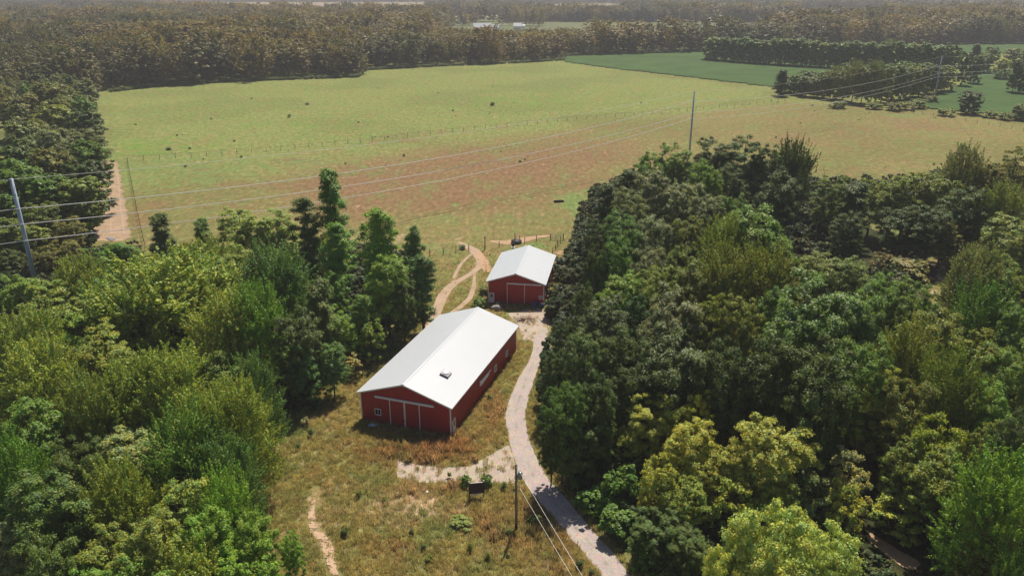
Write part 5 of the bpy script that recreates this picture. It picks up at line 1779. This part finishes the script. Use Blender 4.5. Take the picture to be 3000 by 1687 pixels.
# fallen log
lg = thing('fallen_log', 'short pale log lying on bare ground at the corner of the left wood', 'log', G(1188, 945), 1.05)
MB().tube([(-1.3, 0, .16), (0, .05, .2), (1.3, 0, .16)], [.13, .15, .10], 8).build('log', M['barkpale'], lg, True)
MB().tube([(.3, .05, .2), (.7, .4, .4)], [.05, .03], 5).build('branch_stub', M['barkpale'], lg)
# water tank and stand behind the small barn
wt = thing('water_tank', 'round dark stock tank with a hydrant post in the pale dirt behind the small barn', 'water tank', G(1513, 712))
MB().tube([(0, 0, 0), (0, 0, .6)], [1.1, 1.15], 18).build('tank', M['black'], wt, True)
MB().tube([(-.3, .9, 0), (-.3, .9, 1.9)], .09, 8).build('hydrant', M['plank'], wt)
MB().tube([(.7, .7, 0), (.7, .7, 1.5)], .07, 8).build('post', M['plank'], wt)
MB().tube([(-.3, .9, 1.6), (-.1, .3, 1.5), (0, .1, .8)], .03, 6).build('spout', M['galv'], wt)
st = thing('salt_stand', 'small dark and white feeder just behind the small barn roof', 'feeder', G(1503, 737))
MB().tube([(0, 0, 0), (0, 0, 1.2)], .10, 8).build('stand', M['plank'], st)
MB().tube([(0, 0, 1.2), (0, 0, 1.65), (0, 0, 1.9)], [.30, .30, .12], 10).build('hopper', M['black'], st)
MB().tube([(.0, 0, .75), (0, 0, .95)], [.34, .38], 12).build('tray', M['trim'], st)
# brush pile
bp = thing('brush_pile', 'flat pile of brown brushwood on the gravel between the barns', 'brush pile', G(1541, 937))
random.seed(9)
mb = MB()
for i in range(150):
    a = random.uniform(0, 6.28); r0 = random.uniform(0, 1.5); b = a + random.uniform(-.8, .8)
    mb.tube([(math.cos(a) * r0, math.sin(a) * r0 * .8, random.uniform(.02, .25)), (math.cos(a) * r0 + math.cos(b) * .8, math.sin(a) * r0 + math.sin(b) * .8, random.uniform(.02, .3))], .018, 3, False)
o = mb.build('twigs', simple('brown_brush', (0.20, 0.11, 0.06), .9), bp); o['kind'] = 'stuff'
# white litter in the clearing
for (px, py, s, lab) in ((1252, 1441, .16, 'small pale stone lying in the grass left of the plank board'),):
    rock('stone', G(px, py), s * 1.3, s, s * .8, M['trim'], lab, 'stone', 5)
# shrubs of the clearing and dark tussocks in the pasture
def small_bush(px, py, hgt, wd, col, label, cat='shrub', name='shrub', group=None):
    x, y, _ = G(px, py)
    return put_tree(x, y, hgt, wd, 'shrub', col, 'x', label, name=name, group=group)


nt0 = len(TREC)
small_bush(931, 1205, 1.7, 1.5, 'teal', 'dark green solitary shrub in the clearing left of the big barn')
small_bush(894, 1250, 1.2, 1.3, 'palegrey', 'grey solitary shrub in the clearing, lower left of the green one')
small_bush(1443, 310, 1.6, 2.6, 'dark', 'darkest tussock in the middle of the green pasture')
small_bush(494, 440, .9, 2.2, 'dark', 'dark tussock just beyond the pasture fence on the left')
small_bush(556, 437, .6, 1.1, 'dark', 'smaller dark tussock beside the pasture fence')
small_bush(848, 345, 1.5, 1.6, 'green', 'single green bush in the left half of the green pasture')
small_bush(900, 308, 1.0, 2.0, 'dark', 'low dark tussock right of the single green bush in the pasture')
small_bush(1355, 730, 1.0, 1.6, 'green', 'low weed clump at the left gate post of the path gap')
small_bush(1405, 900, 1.6, 3.0, 'green', 'weed clump against the left wall of the small barn')
small_bush(1420, 860, 1.5, 2.5, 'olive', 'olive weed clump farther along the left wall of the small barn')
small_bush(1365, 1425, 1.4, 1.4, 'green', 'tall green weed at the left end of the plank board')
small_bush(1425, 1425, 1.4, 1.4, 'green', 'tall green weed at the right end of the plank board')
small_bush(1350, 1540, .9, 2.6, 'olive', 'wide low green weed patch below the plank board')
small_bush(1566, 1530, .8, 1.5, 'olive', 'bluish weed clump under the wires right of the service pole')
small_bush(1378, 1615, .9, .8, 'olive', 'bright weed left of the service pole shadow')
small_bush(1430, 1640, .8, .7, 'olive', 'bright weed near the bottom, right of the other')
small_bush(1012, 1560, .9, .9, 'olive', 'green weed beside the washed-out gully')
small_bush(1051, 1455, .8, .7, 'olive', 'small green weed in the tan grass above the gully')
small_bush(1128, 1472, .7, .8, 'olive', 'small olive weed in the tan grass left of the board')
small_bush(1256, 1650, .9, .8, 'olive', 'green weed in the bottom middle of the clearing')
for t_ in TREC[nt0:]:
    tag(t_['o'], t_['desc'], 'shrub')
r_ = np.random.default_rng(77)
# scattered small tussocks of the pasture: uncountable specks
n = 110
pxs = r_.uniform(320, 2900, n); pys = r_.uniform(240, 640, n)
k = np.abs(pxs - 1600) * 0 == 0
X, Y = Gn(pxs, pys)
kk = ~inside(X, Y, wpoly(RIGHTWOOD)) & ~inside(X, Y, wpoly(LEFTWOOD)) & ~inside(X, Y, wpoly(CROP1)) & ~inside(X, Y, wpoly(CROP2)) & ~inside(X, Y, wpoly(BELT)) & (pys < 500)
X, Y = X[kk], Y[kk]; s = r_.uniform(.10, .32, len(X))
scatter('tussocks', np.stack([X, Y, 0 * X], -1), np.stack([0 * X, 0 * X, r_.uniform(0, 6.28, len(X))], -1), np.stack([s * 1.3, s * 1.3, s], -1),
        np.array([(0.09, 0.11, 0.035), (0.14, 0.10, 0.05), (0.07, 0.09, 0.03)])[r_.integers(0, 3, len(X))], r_.integers(0, 3, len(X)), src_bush, 'small tussocks dotted over the pasture and meadow', 'tussocks')

# ------------------------------------------------------------------ far farm buildings
def far_house(x, y, L, W, h, rise, rz, wall, roof, label, name='farm_building', cat='building'):
    t = thing(name, label, cat, (x, y, 0), rz)
    MB().prism([(-W / 2, 0, 0), (W / 2, 0, 0), (W / 2, 0, h), (0, 0, h + rise), (-W / 2, 0, h)], (0, L, 0)).build('walls', wall, t)
    for sg in (-1, 1):
        MB().prism([(0, -.4, h + rise + .05), (sg * (W / 2 + .4), -.4, h - .15), (sg * (W / 2 + .4), -.4, h + .05), (0, -.4, h + rise + .3)], (0, L + .8, 0)).build('roof', roof, t)
    return t


for (px, py, zt_, L, W, h, ri, rz, wall, roof, lab) in (
        (1413, 62, 12, 24, 12, 6, 5, math.radians(88), 'housewhite', 'roof', 'long white-roofed farm building beyond the wood, leftmost of the far farm'),
        (1452, 67, 9, 10, 10, 4, 4, math.radians(80), 'housewhite', 'roof', 'small white-roofed farm building in the middle of the far farm'),
        (1517, 62, 11, 11, 10, 6, 4, math.radians(85), 'housewhite', 'roof', 'bright white farm house at the right of the far farm'),
        (1531, 67, 8, 7, 6, 5, 2, math.radians(85), 'housewhite', 'roof', 'low white annex right of the bright farm house'),
        (2438, 33, 8, 28, 12, 5, 4, math.radians(90), 'housewhite', 'houseroof', 'pale long shed in the far right-hand fields'),
        (2520, 28, 8, 10, 10, 6, 4, math.radians(70), 'housewhite', 'roof', 'tiny white house far off at the upper right'),
        (1213, 20, 9, 18, 12, 6, 4, math.radians(60), 'housewhite', 'roof', 'tiny white house far off above the middle of the pasture'),
        (330, 8, 9, 24, 14, 6, 4, math.radians(90), 'housewhite', 'roof', 'tiny white shed on the horizon at the upper left')):
    x, y, _ = G(px, py, zt_)
    q_ = .85
    far_house(x + L / 2 * q_, y, L * q_, W * q_, h * q_, ri * q_, rz, M[wall], M[roof], lab)

# ------------------------------------------------------------------ haze
def haze(density):
    t = bpy.data.materials.new('air'); t.use_nodes = True
    nt_ = t.node_tree; nt_.nodes.clear()
    out = nt_.nodes.new('ShaderNodeOutputMaterial'); v = nt_.nodes.new('ShaderNodeVolumePrincipled')
    v.inputs['Color'].default_value = (.80, .81, .94, 1); v.inputs['Density'].default_value = density
    v.inputs['Anisotropy'].default_value = 0.0
    nt_.links.new(v.outputs[0], out.inputs['Volume'])
    o = MB().box(-9000, 9000, -400, 9000, -1.5, 56).build('haze', t)
    return tag(o, 'thin pale haze lying over the whole countryside', 'haze', kind='stuff')


haze(0.00020)
